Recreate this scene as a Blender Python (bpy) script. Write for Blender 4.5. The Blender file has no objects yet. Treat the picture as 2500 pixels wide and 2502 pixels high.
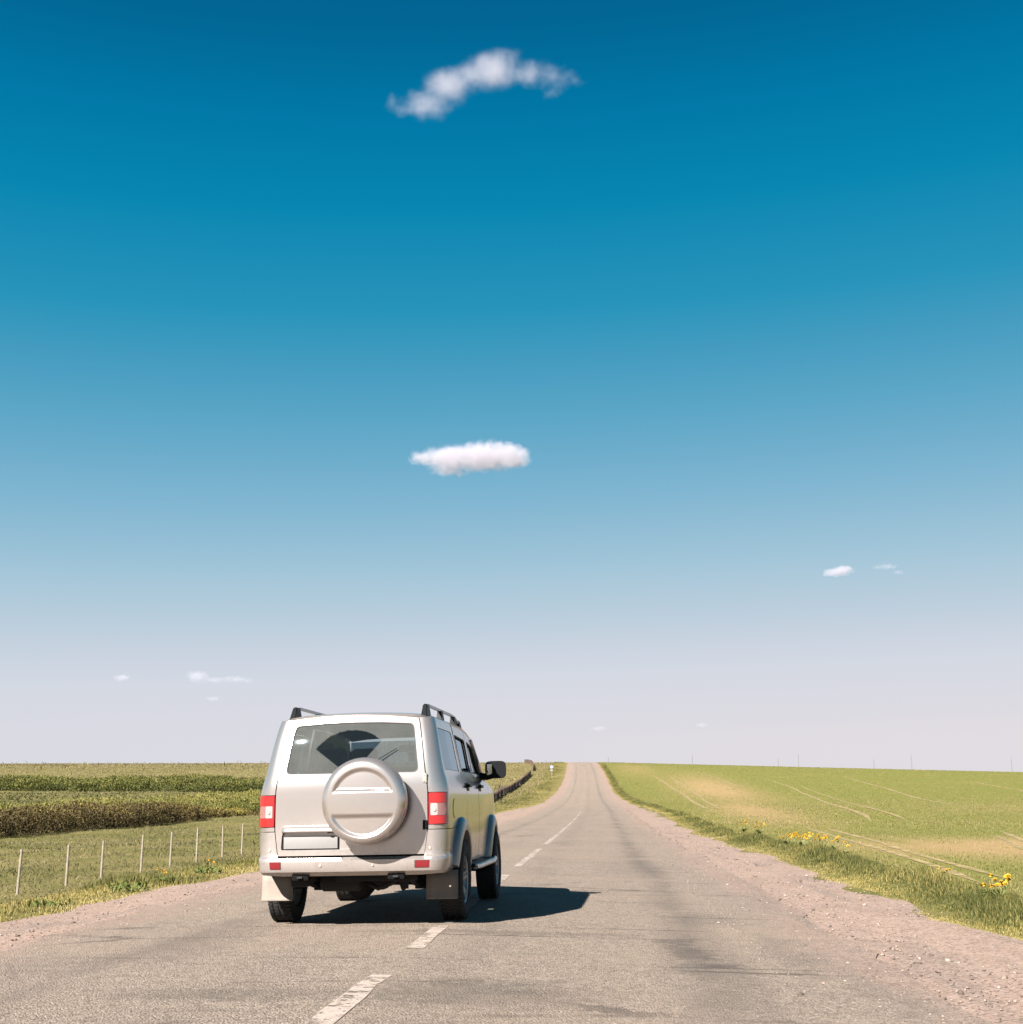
import bpy, bmesh, math, random
import numpy as np
from mathutils import Vector, Matrix, geometry

random.seed(7)
RNG = np.random.default_rng(7)
sc = bpy.context.scene
COL = sc.collection
R = math.radians

# ------------------------------------------------------------------ camera
EYE = 1.15
cam_d = bpy.data.cameras.new('camera')
cam = bpy.data.objects.new('camera', cam_d)
COL.objects.link(cam)
cam_d.sensor_fit = 'HORIZONTAL'
cam_d.sensor_width = 36.0
cam_d.lens = 3190 / 2500 * 36.0
cam_d.clip_start = 0.05
cam_d.clip_end = 60000
cam.location = (0, 0, EYE)
cam.rotation_euler = (R(102.44), 0, R(3.853))
sc.camera = cam

# ------------------------------------------------------------------ light
EXPOSURE = 2.4
ALB = .625   # real-world albedo scale that goes with the exposure
SUN_DIR = Vector((-0.56, -1.0, 0.80)).normalized()
world = bpy.data.worlds.new('World')
sc.world = world
world.use_nodes = True
wn = world.node_tree
bg = wn.nodes['Background']
bg.inputs[1].default_value = 0.1
sky = wn.nodes.new('ShaderNodeTexSky')
sky.sky_type = 'NISHITA'
sky.sun_disc = False
sky.sun_elevation = math.asin(SUN_DIR.z)
sky.sun_rotation = math.atan2(SUN_DIR.x, SUN_DIR.y)
sky.altitude = 150
sky.air_density = 1.0
sky.dust_density = 0.6
sky.ozone_density = 3.0


def lin(c):
    c = c / 255.0
    return c / 12.92 if c <= 0.04045 else ((c + 0.055) / 1.055) ** 2.4


# film-like colour grade of the clear sky: its luminance, evened out round the horizon, picks the colour
ROWS = [0, .05, .1, .15, .2, .25, .3, .35, .4, .45, .5, .55, .6, .63, .66, .69, .72, .745]
LUMS = [.1507, .1586, .1695, .1825, .1977, .2159, .2359, .2616, .2924, .3306, .3772, .4306, .5014, .5514, .598, .6483, .6783, .70]
KEYS = [(0, (2, 100, 146)), (.1, (1, 119, 166)), (.2, (8, 135, 178)), (.3, (40, 148, 187)), (.4, (90, 165, 198)), (.48, (127, 181, 209)), (.56, (166, 199, 217)), (.62, (196, 209, 222)), (.66, (212, 217, 227)), (.72, (221, 219, 226)), (.745, (225, 221, 226))]
g_out = 0.5 ** EXPOSURE


def wnode(kind, **kw):
    n = wn.nodes.new('ShaderNode' + kind)
    for k, v in kw.items(): setattr(n, k, v)
    return n


vm = wnode('VectorMath', operation='SCALE'); vm.inputs[3].default_value = 0.1
bw = wnode('RGBToBW')
wn.links.new(sky.outputs[0], vm.inputs[0]); wn.links.new(vm.outputs[0], bw.inputs[0])
tc = wnode('TexCoord'); sx = wnode('SeparateXYZ'); wn.links.new(tc.outputs['Generated'], sx.inputs[0])
ref = wnode('ValToRGB')
els = [math.sin(R(12.44) + math.atan((1251 - f * 2502) / 3190)) for f in ROWS]
pts = sorted(zip(els, LUMS)) + [(.8, .095), (1.0, .085)]
pts[0] = (0.0, .70)
while len(ref.color_ramp.elements) < len(pts): ref.color_ramp.elements.new(.5)
for e, (p, v) in zip(ref.color_ramp.elements, pts):
    e.position = p; e.color = (v, v, v, 1)
wn.links.new(sx.outputs[2], ref.inputs[0])
m1 = wnode('Math', operation='MULTIPLY'); m1.inputs[1].default_value = .3; wn.links.new(bw.outputs[0], m1.inputs[0])
m2 = wnode('Math', operation='MULTIPLY_ADD'); m2.inputs[1].default_value = .7; wn.links.new(ref.outputs[0], m2.inputs[0]); wn.links.new(m1.outputs[0], m2.inputs[2])
cr = wnode('ValToRGB')
stops = [(.06, (0, 74, 112))] + [(float(np.interp(f, ROWS, LUMS)), c) for f, c in KEYS] + [(1.0, (236, 230, 228))]
while len(cr.color_ramp.elements) < len(stops): cr.color_ramp.elements.new(.5)
for e, (p, c) in zip(cr.color_ramp.elements, stops):
    e.position = p; e.color = (*(lin(v) for v in c), 1)
wn.links.new(m2.outputs[0], cr.inputs[0])
vm2 = wnode('VectorMath', operation='SCALE'); vm2.inputs[3].default_value = 10.0 * g_out
wn.links.new(cr.outputs[0], vm2.inputs[0])
wn.links.new(vm2.outputs[0], bg.inputs[0])

sun_d = bpy.data.lights.new('sun', 'SUN')
sun_d.energy = 5.0
sun_d.angle = R(0.53)
sun_d.color = (1.0, 0.925, 0.845)
sun = bpy.data.objects.new('sun', sun_d)
sun.rotation_euler = SUN_DIR.to_track_quat('Z', 'Y').to_euler()
sun.location = (-20, -40, 40)
COL.objects.link(sun)

vs = sc.view_settings
vs.view_transform = 'Standard'
vs.look = 'None'
vs.exposure = EXPOSURE
vs.gamma = 1.0
vs.use_curve_mapping = False
sc.render.engine = 'CYCLES'
sc.cycles.use_denoising = True
sc.cycles.max_bounces = 8
sc.cycles.transparent_max_bounces = 12
sc.cycles.volume_bounces = 5
sc.cycles.volume_step_rate = 1.0

# ------------------------------------------------------------------ helpers: nodes


class NT:
    """a small helper that builds a node tree"""

    def __init__(self, name):
        self.m = bpy.data.materials.new(name)
        self.m.use_nodes = True
        self.t = self.m.node_tree
        self.b = self.t.nodes['Principled BSDF']
        self.out = self.t.nodes['Material Output']
        self._co = None

    def node(self, kind, **kw):
        n = self.t.nodes.new('ShaderNode' + kind)
        for k, v in kw.items():
            setattr(n, k, v)
        return n

    def set(self, sock, v):
        if isinstance(v, bpy.types.NodeSocket):
            self.t.links.new(v, sock)
        elif v is not None:
            if sock.type == 'RGBA' and len(v) == 3:
                v = (*v, 1)
            sock.default_value = v

    def co(self, kind='Object'):
        if self._co is None:
            self._co = self.node('TexCoord')
        return self._co.outputs[kind]

    def attr(self, name, out='Fac'):
        n = self.node('Attribute'); n.attribute_name = name
        return n.outputs[out]

    def math(self, op, a, b=None, c=None, clamp=False):
        n = self.node('Math', operation=op); n.use_clamp = clamp
        self.set(n.inputs[0], a)
        if b is not None: self.set(n.inputs[1], b)
        if c is not None: self.set(n.inputs[2], c)
        return n.outputs[0]

    def vmath(self, op, a, b=None):
        n = self.node('VectorMath', operation=op)
        self.set(n.inputs[0], a)
        if b is not None: self.set(n.inputs[1], b)
        return n.outputs['Value'] if op in ('LENGTH', 'DISTANCE', 'DOT_PRODUCT') else n.outputs[0]

    def xyz(self, v):
        n = self.node('SeparateXYZ'); self.set(n.inputs[0], v)
        return n.outputs

    def comb(self, x, y, z):
        n = self.node('CombineXYZ')
        for s, v in zip(n.inputs, (x, y, z)): self.set(s, v)
        return n.outputs[0]

    def noise(self, scale, detail=4, rough=0.55, vec=None, dist=0.0, out=0):
        n = self.node('TexNoise')
        self.set(n.inputs['Vector'], vec if vec is not None else self.co())
        n.inputs['Scale'].default_value = scale
        n.inputs['Detail'].default_value = detail
        n.inputs['Roughness'].default_value = rough
        n.inputs['Distortion'].default_value = dist
        return n.outputs[out]

    def voro(self, scale, vec=None, feature='F1', out='Distance', rnd=1.0):
        n = self.node('TexVoronoi', feature=feature)
        self.set(n.inputs['Vector'], vec if vec is not None else self.co())
        n.inputs['Scale'].default_value = scale
        n.inputs['Randomness'].default_value = rnd
        return n.outputs[out]

    def ramp(self, fac, stops, interp='LINEAR'):
        n = self.node('ValToRGB'); self.set(n.inputs[0], fac)
        r = n.color_ramp; r.interpolation = interp
        while len(r.elements) < len(stops): r.elements.new(0.5)
        for e, (p, c) in zip(r.elements, stops):
            e.position = p
            e.color = (c, c, c, 1) if isinstance(c, (int, float)) else (*c, 1)
        return n.outputs[0]

    def step(self, v, a, b):
        n = self.node('MapRange', interpolation_type='SMOOTHSTEP')
        self.set(n.inputs[0], v); n.inputs[1].default_value = a; n.inputs[2].default_value = b
        return n.outputs[0]

    def mix(self, f, a, b, mode='MIX'):
        n = self.node('Mix', data_type='RGBA', blend_type=mode)
        self.set(n.inputs[0], f); self.set(n.inputs[6], a); self.set(n.inputs[7], b)
        return n.outputs[2]

    def tint(self, c, m):
        return self.mix(1.0, c, m, 'MULTIPLY')

    def bump(self, h, strength=0.3, dist=0.01):
        n = self.node('Bump'); self.set(n.inputs['Height'], h)
        n.inputs['Strength'].default_value = strength; n.inputs['Distance'].default_value = dist
        self.t.links.new(n.outputs[0], self.b.inputs['Normal'])
        return n.outputs[0]

    def pr(self, **kw):
        names = dict(col='Base Color', rough='Roughness', metal='Metallic', spec='Specular IOR Level', coat='Coat Weight', coatr='Coat Roughness', alpha='Alpha', trans='Transmission Weight', ior='IOR', sub='Subsurface Weight')
        if 'col' in kw: kw['col'] = self.tint(kw['col'], (ALB, ALB, ALB))
        for k, v in kw.items():
            self.set(self.b.inputs[names[k]], v)
        return self

    def surface(self, sh):
        self.t.links.new(sh, self.out.inputs['Surface'])


def simple(name, col, rough=0.6, metal=0.0, var=0.12, scale=30.0, coat=0.0, spec=0.5, bump=0.0):
    n = NT(name)
    f = n.noise(scale, 4)
    c = n.mix(f, tuple(v * (1 - var) for v in col), tuple(min(1, v * (1 + var)) for v in col))
    n.pr(col=c, rough=rough, metal=metal, coat=coat, spec=spec)
    if bump: n.bump(f, bump, 0.005)
    return n.m


# ------------------------------------------------------------------ helpers: meshes


def tag(o, label=None, cat=None, group=None, kind=None):
    if label: o['label'] = label
    if cat: o['category'] = cat
    if group: o['group'] = group
    if kind: o['kind'] = kind
    return o


def link(name, me, mat=None, parent=None, smooth=True, sharp=None):
    o = bpy.data.objects.new(name, me)
    COL.objects.link(o)
    if mat is not None: me.materials.append(mat)
    if parent is not None: o.parent = parent
    if smooth:
        me.shade_smooth()
        if sharp is not None: me.set_sharp_from_angle(angle=R(sharp))
    return o


def mesh_from(name, V, F):
    me = bpy.data.meshes.new(name)
    me.from_pydata([tuple(map(float, v)) for v in V], [], [tuple(int(i) for i in f) for f in F])
    me.update()
    return me


def big_mesh(name, V, F):
    """V (n,3), F (m,k) numpy, all faces with k corners"""
    me = bpy.data.meshes.new(name)
    k = F.shape[1]
    me.vertices.add(len(V)); me.vertices.foreach_set('co', V.astype(np.float32).ravel())
    me.loops.add(F.size); me.loops.foreach_set('vertex_index', F.astype(np.int32).ravel())
    me.polygons.add(len(F)); me.polygons.foreach_set('loop_start', np.arange(0, F.size, k, dtype=np.int32))
    me.update(calc_edges=True)
    return me


def fattr(me, name, arr, dom='POINT'):
    a = me.attributes.new(name, 'FLOAT', dom)
    a.data.foreach_set('value', np.asarray(arr, np.float32).ravel())


def empty(name, loc=(0, 0, 0), rot=(0, 0, 0)):
    o = bpy.data.objects.new(name, None)
    o.empty_display_size = 0.2
    o.location = loc; o.rotation_euler = rot
    COL.objects.link(o)
    return o


class MB:
    """collects primitives into one mesh"""

    def __init__(self):
        self.bm = bmesh.new()

    def box(self, c, s, rot=None, bevel=0.0, taper=1.0):
        r = bmesh.ops.create_cube(self.bm, size=1.0)
        vs = r['verts']
        M = Matrix.Translation(c) @ (rot.to_4x4() if rot else Matrix())
        for v in vs:
            k = taper if v.co.z > 0 else 1.0
            v.co = M @ Vector((v.co.x * s[0] * k, v.co.y * s[1] * k, v.co.z * s[2]))
        if bevel:
            es = list({e for v in vs for e in v.link_edges})
            bmesh.ops.bevel(self.bm, geom=es, offset=bevel, segments=2, affect='EDGES', profile=0.6)
        return self

    def tube(self, pts, rad, n=10, caps=True):
        pts = [Vector(p) for p in pts]
        rads = rad if isinstance(rad, (list, tuple)) else [rad] * len(pts)
        rings = []
        for i, p in enumerate(pts):
            t = (pts[min(i + 1, len(pts) - 1)] - pts[max(i - 1, 0)]).normalized()
            a = t.orthogonal().normalized() if i == 0 else (rings_a - t * rings_a.dot(t)).normalized()
            rings_a = a
            b = t.cross(a)
            rings.append([self.bm.verts.new(p + (a * math.cos(2 * math.pi * k / n) + b * math.sin(2 * math.pi * k / n)) * rads[i]) for k in range(n)])
        for A, B in zip(rings, rings[1:]):
            for k in range(n):
                self.bm.faces.new((A[k], A[(k + 1) % n], B[(k + 1) % n], B[k]))
        if caps:
            self.bm.faces.new(rings[0][::-1]); self.bm.faces.new(rings[-1])
        return self

    def lathe(self, prof, n=48, axis='x', c=(0, 0, 0), arc=(0, 2 * math.pi)):
        """prof: list of (a, r): position along the axis, radius"""
        full = abs(arc[1] - arc[0] - 2 * math.pi) < 1e-6
        c = Vector(c)
        m = n if full else n + 1
        rings = []
        for k in range(m):
            t = arc[0] + (arc[1] - arc[0]) * k / n
            row = []
            for a, r in prof:
                if axis == 'x': p = Vector((a, r * math.cos(t), r * math.sin(t)))
                elif axis == 'y': p = Vector((r * math.cos(t), a, r * math.sin(t)))
                else: p = Vector((r * math.cos(t), r * math.sin(t), a))
                row.append(self.bm.verts.new(c + p))
            rings.append(row)
        for k in range(n):
            A, B = rings[k], rings[(k + 1) % m]
            for i in range(len(prof) - 1):
                try: self.bm.faces.new((A[i], A[i + 1], B[i + 1], B[i]))
                except ValueError: pass
        return self

    def done(self, name, mat, parent=None, smooth=True, sharp=35, weld=1e-5):
        bmesh.ops.remove_doubles(self.bm, verts=self.bm.verts, dist=weld)
        bmesh.ops.recalc_face_normals(self.bm, faces=self.bm.faces)
        me = bpy.data.meshes.new(name)
        self.bm.to_mesh(me); self.bm.free()
        return link(name, me, mat, parent, smooth, sharp)


def pch(xs, ys):
    """monotone cubic interpolation"""
    xs = np.array(xs, float); ys = np.array(ys, float); h = np.diff(xs); d = np.diff(ys) / h
    m = np.zeros_like(ys); m[0] = d[0]; m[-1] = d[-1]
    for i in range(1, len(xs) - 1):
        if d[i - 1] * d[i] > 0:
            a = 2 * h[i] + h[i - 1]; b = h[i] + 2 * h[i - 1]
            m[i] = (a + b) / (a / d[i - 1] + b / d[i])

    def f(x):
        x = np.asarray(x, float); xc = np.clip(x, xs[0], xs[-1])
        i = np.clip(np.searchsorted(xs, xc) - 1, 0, len(xs) - 2)
        t = (xc - xs[i]) / h[i]
        return ((1 + 2 * t) * (1 - t) ** 2 * ys[i] + t * (1 - t) ** 2 * h[i] * m[i] + t * t * (3 - 2 * t) * ys[i + 1] + t * t * (t - 1) * h[i] * m[i + 1])
    return f


def sm(a, b, x):
    t = np.clip((x - a) / (b - a), 0, 1)
    return t * t * (3 - 2 * t)


def vnoise(x, y, seed=0):
    """smooth value noise, numpy"""
    x = np.asarray(x, float); y = np.asarray(y, float)
    xi = np.floor(x).astype(np.int64); yi = np.floor(y).astype(np.int64)
    fx = x - xi; fy = y - yi
    fx = fx * fx * (3 - 2 * fx); fy = fy * fy * (3 - 2 * fy)

    def h(a, b):
        n = (a * 374761393 + b * 668265263 + seed * 974634777) & 0x7fffffff
        n = ((n ^ (n >> 13)) * 1274126177) & 0x7fffffff
        return ((n ^ (n >> 16)) & 0xffff) / 65535.0
    return (h(xi, yi) * (1 - fx) + h(xi + 1, yi) * fx) * (1 - fy) + (h(xi, yi + 1) * (1 - fx) + h(xi + 1, yi + 1) * fx) * fy


# ------------------------------------------------------------------ terrain shape
Pz = pch([-200, 45, 70, 100, 154, 208, 260, 300, 345, 400, 476, 560, 700, 1000, 2000, 9000], [0, 0, .08, .35, .95, 2.2, 4.3, 6.4, 9.0, 11.8, 14.3, 15.8, 15.5, 10, -10, -60])
cx = pch([-200, 90, 154, 208, 300, 345, 476, 1000, 9000], [-1.47, -1.47, -2.0, -2.5, -3.5, -4.3, -7.2, -24, -300])


def edge_l(Y):   # lateral offset of the grass edge left of the centre line
    b = -4.75 - 1.2 * sm(60, 85, Y) * (1 - sm(100, 140, Y))
    return b + 0.35 * (vnoise(Y / 3.1, 0 * Y, 3) - .5) + 0.22 * (vnoise(Y / .8, 0 * Y + 5, 4) - .5) + .05 * sm(150, 300, Y)


def edge_r(Y):
    b = 5.15 + 0.55 * sm(60, 90, Y) * (1 - sm(110, 150, Y)) - .5 * sm(130, 220, Y)
    return b + 0.35 * (vnoise(Y / 3.7, 0 * Y, 13) - .5) + 0.12 * (vnoise(Y / .9, 0 * Y + 5, 14) - .5)


def Hf(X, Y):
    X = np.asarray(X, float); Y = np.asarray(Y, float)
    u = X - cx(Y); a = np.abs(u); P = Pz(Y)
    z = P - .02 * np.minimum(a, 5.2)
    L = np.where(u < 0, 1., 0.); Rr = 1 - L
    z = z - L * .38 * sm(5.4, 8.5, a) * (1 - .8 * sm(60, 130, Y))
    z = z + L * sm(20, 60, a) * (1.0 * sm(90, 190, Y)) * (1 - sm(300, 420, Y))
    z = z - Rr * .10 * sm(6.2, 7.5, a) + Rr * .10 * sm(5.2, 6.0, a)
    z = z - Rr * .0019 * np.maximum(a - 10, 0) * np.maximum(P, 0)
    rough = sm(5.6, 7.5, a) * (1 - sm(200, 500, Y))
    z = z + rough * L * (.10 * (vnoise(X / 2.3, Y / 2.3, 1) - .5) + .25 * (vnoise(X / 11, Y / 11, 2) - .5))
    return z


def sheet(name, us, Ys, fn, mat, dz, uv=True):
    """grid of lateral offsets (per row) and stations along the road; fn(u, Y) -> X, Y, Z"""
    nu = us.shape[1]; ny = len(Ys)
    YY = np.repeat(Ys[:, None], nu, 1)
    X, Y, Z = fn(us, YY)
    V = np.stack([X, Y, Z + dz], -1).reshape(-1, 3)
    i = np.arange(ny - 1)[:, None] * nu + np.arange(nu - 1)[None]
    F = np.stack([i, i + 1, i + nu + 1, i + nu], -1).reshape(-1, 4)
    me = big_mesh(name, V, F)
    fattr(me, 'lat', us.ravel())
    return link(name, me, mat)


def spaced(a, b, d0, grow):
    out = [a]; d = d0
    while out[-1] < b:
        out.append(out[-1] + d); d *= grow
    return np.array(out)


# ------------------------------------------------------------------ ground
def ground_material():
    n = NT('ground_mat')
    pos = n.co('Object'); x, y, z = n.xyz(pos)
    crop = n.attr('crop'); dry = n.attr('dry')
    n1 = n.noise(0.35, 5, .6); n2 = n.noise(2.6, 5, .65); n3 = n.noise(16, 4, .6)
    big = n.noise(.045, 4, .55)
    # meadow, left of the road
    grassA = n.mix(n.step(n2, .3, .7), (.165, .165, .050), (.235, .215, .085))
    straw = n.mix(n3, (.36, .29, .15), (.26, .215, .10))
    mead = n.mix(n.math('MULTIPLY', n.step(n1, .40, .62), .8), grassA, straw)
    mead = n.mix(n.step(n3, .60, .78), mead, (.105, .11, .035))
    mead = n.mix(n.math('MULTIPLY', n.step(n.noise(.9, 5, .7), .55, .68), .6), mead, (.12, .13, .045))
    mead = n.mix(n.math('MULTIPLY', dry, n.step(n2, .25, .6)), mead, straw)
    # winter crop, right of the road
    rows = n.noise(1.0, 4, .6, vec=n.comb(n.math('MULTIPLY', n.math('SUBTRACT', x, n.math('MULTIPLY', y, .06)), 1.6), n.math('MULTIPLY', y, .10), 0.0))
    cg = n.mix(n.step(n2, .3, .7), (.155, .185, .042), (.215, .235, .062))
    cg = n.mix(n.math('MULTIPLY', n.step(rows, .45, .65), .55), cg, (.25, .25, .09))
    soil = n.mix(n3, (.44, .335, .19), (.34, .265, .14))
    pf = n.math('MULTIPLY', dry, n.step(n.math('ADD', n.math('MULTIPLY', rows, .6), n.math('MULTIPLY', n2, .4)), .30, .50))
    cg = n.mix(n.math('MULTIPLY', n.step(big, .56, .72), .35), cg, (.25, .23, .085))
    cg = n.mix(pf, cg, soil)
    cg = n.mix(n.math('MULTIPLY', n.step(n3, .58, .75), .5), cg, (.115, .15, .03))
    mead = n.tint(mead, (.53, .54, .43)); cg = n.tint(cg, (.71, .65, .56))
    c = n.mix(crop, mead, cg)
    n.pr(col=c, rough=.95, spec=.1)
    n.bump(n.math('ADD', n.math('MULTIPLY', n2, .6), n.math('MULTIPLY', n3, .5)), .9, .08)
    return n.m


def build_ground():
    xs = np.concatenate([-spaced(0, 9000, .35, 1.0)[:60][::-1][:-1], spaced(0, 1, .35, 1.0)[:1]])
    half = [0.0]; d = .45
    while half[-1] < 6000:
        half.append(half[-1] + d)
        if half[-1] > 14: d *= 1.045
    half = np.array(half)
    us = np.concatenate([-half[::-1][:-1], half])
    Ys = [-40.0]; d = 2.0
    while Ys[-1] < 8000:
        Ys.append(Ys[-1] + d)
        if Ys[-1] > 2: d = .5
        if Ys[-1] > 60: d = .5 * (Ys[-1] / 60) ** 1.15
    Ys = np.array(Ys)
    U = np.repeat(us[None], len(Ys), 0)
    Yc = np.repeat(Ys[:, None], len(us), 1)
    X = U + cx(Yc)
    Z = Hf(X, Yc)
    under = (1 - sm(4.2, 4.9, np.abs(U))) * .06        # kept below the road bed
    Z = Z - under
    V = np.stack([X, Yc, Z], -1).reshape(-1, 3)
    nu = len(us)
    i = np.arange(len(Ys) - 1)[:, None] * nu + np.arange(nu - 1)[None]
    F = np.stack([i, i + 1, i + nu + 1, i + nu], -1).reshape(-1, 4)
    me = big_mesh('ground', V, F)
    fattr(me, 'crop', sm(6.0, 6.7, U + .5 * (vnoise(X, Yc, 8) - .5)))

    def blob(x, y, rx, ry, sh=0.0):
        dx = X - x - sh * (Yc - y)
        return np.exp(-((dx / rx) ** 2 + ((Yc - y) / ry) ** 2))
    dryR = 1.1 * blob(19.5, 235, 6.5, 75, .02) + .9 * blob(12, 110, 3.0, 45, .06) + 1.1 * blob(13, 37, 6, 8.5) + .8 * blob(20, 36, 9, 7) + .5 * blob(9, 350, 5, 50) + .6 * blob(75, 170, 12, 22) + .35 * blob(40, 120, 14, 30)
    dryL = .95 * sm(225, 300, Yc) * (1 - .4 * vnoise(X / 30, Yc / 30, 21)) + .6 * (1 - sm(7, 13, -U)) + .5 * blob(-20, 30, 9, 9) + .5 * sm(120, 160, Yc) * (1 - sm(4, 30, -U - 12))
    fattr(me, 'dry', np.clip(np.where(U > 0, dryR, dryL), 0, 1))
    o = link('ground', me, ground_material())
    tag(o, kind='structure')
    return o


GROUND = build_ground()


# ------------------------------------------------------------------ road
def gravel_nodes(n):
    pos = n.co('Object')
    v = n.noise(38, 4, .7); vc = n.voro(46, pos, out='Color')
    big = n.noise(.55, 5, .6); mid = n.noise(4, 5, .65); fine = n.noise(70, 3, .6)
    c = n.mix(n.step(mid, .25, .75), (.44, .335, .262), (.56, .445, .36))
    lat_ = n.attr('lat'); py = n.xyz(pos)[1]
    rut = n.noise(2.2, 5, .65, vec=n.comb(lat_, n.math('MULTIPLY', py, .10), 3.0))
    c = n.mix(n.math('MULTIPLY', n.step(big, .45, .7), .45), c, (.36, .285, .228))
    c = n.mix(n.math('MULTIPLY', n.step(rut, .52, .68), .6), c, (.30, .262, .225))
    sp = n.xyz(vc)[0]
    c = n.mix(n.math('MULTIPLY', n.step(sp, .74, .86), .85), c, (.19, .155, .13))
    c = n.mix(n.math('MULTIPLY', n.step(n.xyz(vc)[1], .88, .95), .6), c, (.66, .58, .50))
    c = n.mix(n.math('MULTIPLY', n.step(fine, .5, .75), .35), c, (.30, .235, .19))
    h = n.math('ADD', n.math('MULTIPLY', v, .8), n.math('MULTIPLY', mid, .6))
    return c, h


def gravel_material():
    n = NT('gravel_mat')
    c, h = gravel_nodes(n)
    n.pr(col=n.tint(c, (.565, .525, .535)), rough=.95, spec=.15)
    n.bump(h, .6, .022)
    return n.m


ASPH = (.630, .580, .548)


def asphalt_material():
    n = NT('asphalt_mat')
    pos = n.co('Object'); x, y, z = n.xyz(pos)
    lat = n.attr('lat')
    st = n.comb(lat, n.math('MULTIPLY', y, .16), 0.0)           # stretched along the road
    ac = n.comb(n.math('MULTIPLY', lat, .35), n.math('MULTIPLY', y, 1.6), 0.0)  # stretched across
    chips = n.voro(70, pos); cc = n.voro(70, pos, out='Color')
    fine = n.noise(110, 3, .6); mid = n.noise(6, 5, .7); big = n.noise(.6, 5, .6)
    lng = n.noise(1.1, 5, .6, vec=st); acr = n.noise(1.3, 5, .65, vec=ac)
    c = n.mix(n.step(mid, .28, .72), (.305, .262, .222), (.415, .360, .306))
    # stone chips in the worn binder
    k = n.xyz(cc)[0]
    c = n.mix(n.math('MULTIPLY', n.step(k, .66, .86), .75), c, (.125, .108, .094))
    c = n.mix(n.math('MULTIPLY', n.step(n.xyz(cc)[1], .76, .9), .7), c, (.60, .54, .47))
    c = n.mix(n.math('MULTIPLY', n.step(fine, .55, .72), .55), c, (.165, .142, .120))
    # wheel tracks: darker binder
    tr = None
    for t, w, a in ((-2.1, .30, .50), (-.9, .5, .15), (.45, .35, .25), (2.2, .34, .62)):
        d = n.math('DIVIDE', n.math('ABSOLUTE', n.math('SUBTRACT', n.math('ADD', lat, n.math('MULTIPLY', n.math('SUBTRACT', lng, .5), .7)), t)), w)
        f = n.math('MULTIPLY', n.math('SUBTRACT', 1.0, d, clamp=True), a)
        tr = f if tr is None else n.math('MAXIMUM', tr, f)
    tr = n.math('MULTIPLY', tr, n.step(big, .30, .55))
    c = n.mix(tr, c, (.150, .138, .125))
    st2 = n.math('MULTIPLY', n.step(acr, .60, .74), .55)
    c = n.mix(st2, c, (.170, .152, .134))
    # bitumen stains
    for (sx, sy, rx, ry, a) in ((-.70, 8.3, .85, .75, .75), (-2.2, 8.2, 1.1, .35, .55), (-.9, 12.0, 1.6, .22, .55), (-3.3, 11.4, .45, 1.9, .42), (-4.2, 9.6, .5, 1.2, .3), (1.0, 13.9, .35, .9, .45), (1.5, 11.2, .30, 1.6, .42), (1.9, 9.0, .35, 1.2, .40), (.6, 24, .8, 5, .22)):
        dx = n.math('DIVIDE', n.math('SUBTRACT', x, sx), rx); dy = n.math('DIVIDE', n.math('SUBTRACT', y, sy), ry)
        d = n.math('ADD', n.math('SQRT', n.math('ADD', n.math('MULTIPLY', dx, dx), n.math('MULTIPLY', dy, dy))), n.math('MULTIPLY', n.math('SUBTRACT', mid, .5), 1.3))
        c = n.mix(n.math('MULTIPLY', n.math('SUBTRACT', 1.0, n.step(d, .35, 1.15)), n.math('MULTIPLY', n.step(fine, .25, .6), a)), c, (.115, .108, .100))
    # cracks across the road and sealed joints
    cr = n.voro(.42, n.vmath('ADD', ac, n.comb(n.math('MULTIPLY', mid, .35), n.math('MULTIPLY', mid, .35), 0.0)), feature='DISTANCE_TO_EDGE')
    crf = n.math('MULTIPLY', n.math('SUBTRACT', 1.0, n.step(cr, .006, .026)), n.step(big, .42, .6))
    c = n.mix(n.math('MULTIPLY', crf, .75), c, (.085, .075, .068))
    # gravel dust spread over the edges
    g, gh = gravel_nodes(n)
    ed = n.math('ADD', n.math('ABSOLUTE', lat), n.math('ADD', n.math('MULTIPLY', n.math('SUBTRACT', n.noise(.9, 5, .65), .5), 1.6), n.math('MULTIPLY', n.math('SUBTRACT', lng, .5), 1.1)))
    c = n.mix(n.step(ed, 2.85, 3.55), c, n.tint(g, (.565 / ASPH[0], .525 / ASPH[1], .535 / ASPH[2])))
    c = n.mix(n.math('MULTIPLY', n.step(n.noise(.23, 4, .6), .45, .62), .30), c, (.42, .345, .285))
    n.pr(col=n.tint(c, ASPH), rough=.9, spec=.25)
    n.bump(n.math('ADD', n.math('MULTIPLY', n.math('SUBTRACT', 1.0, chips), .8), n.math('MULTIPLY', fine, .6)), 1.0, .016)
    return n.m


ROAD_Y = np.concatenate([np.arange(-30, 90, .4), spaced(90, 900, .5, 1.012)])


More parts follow.
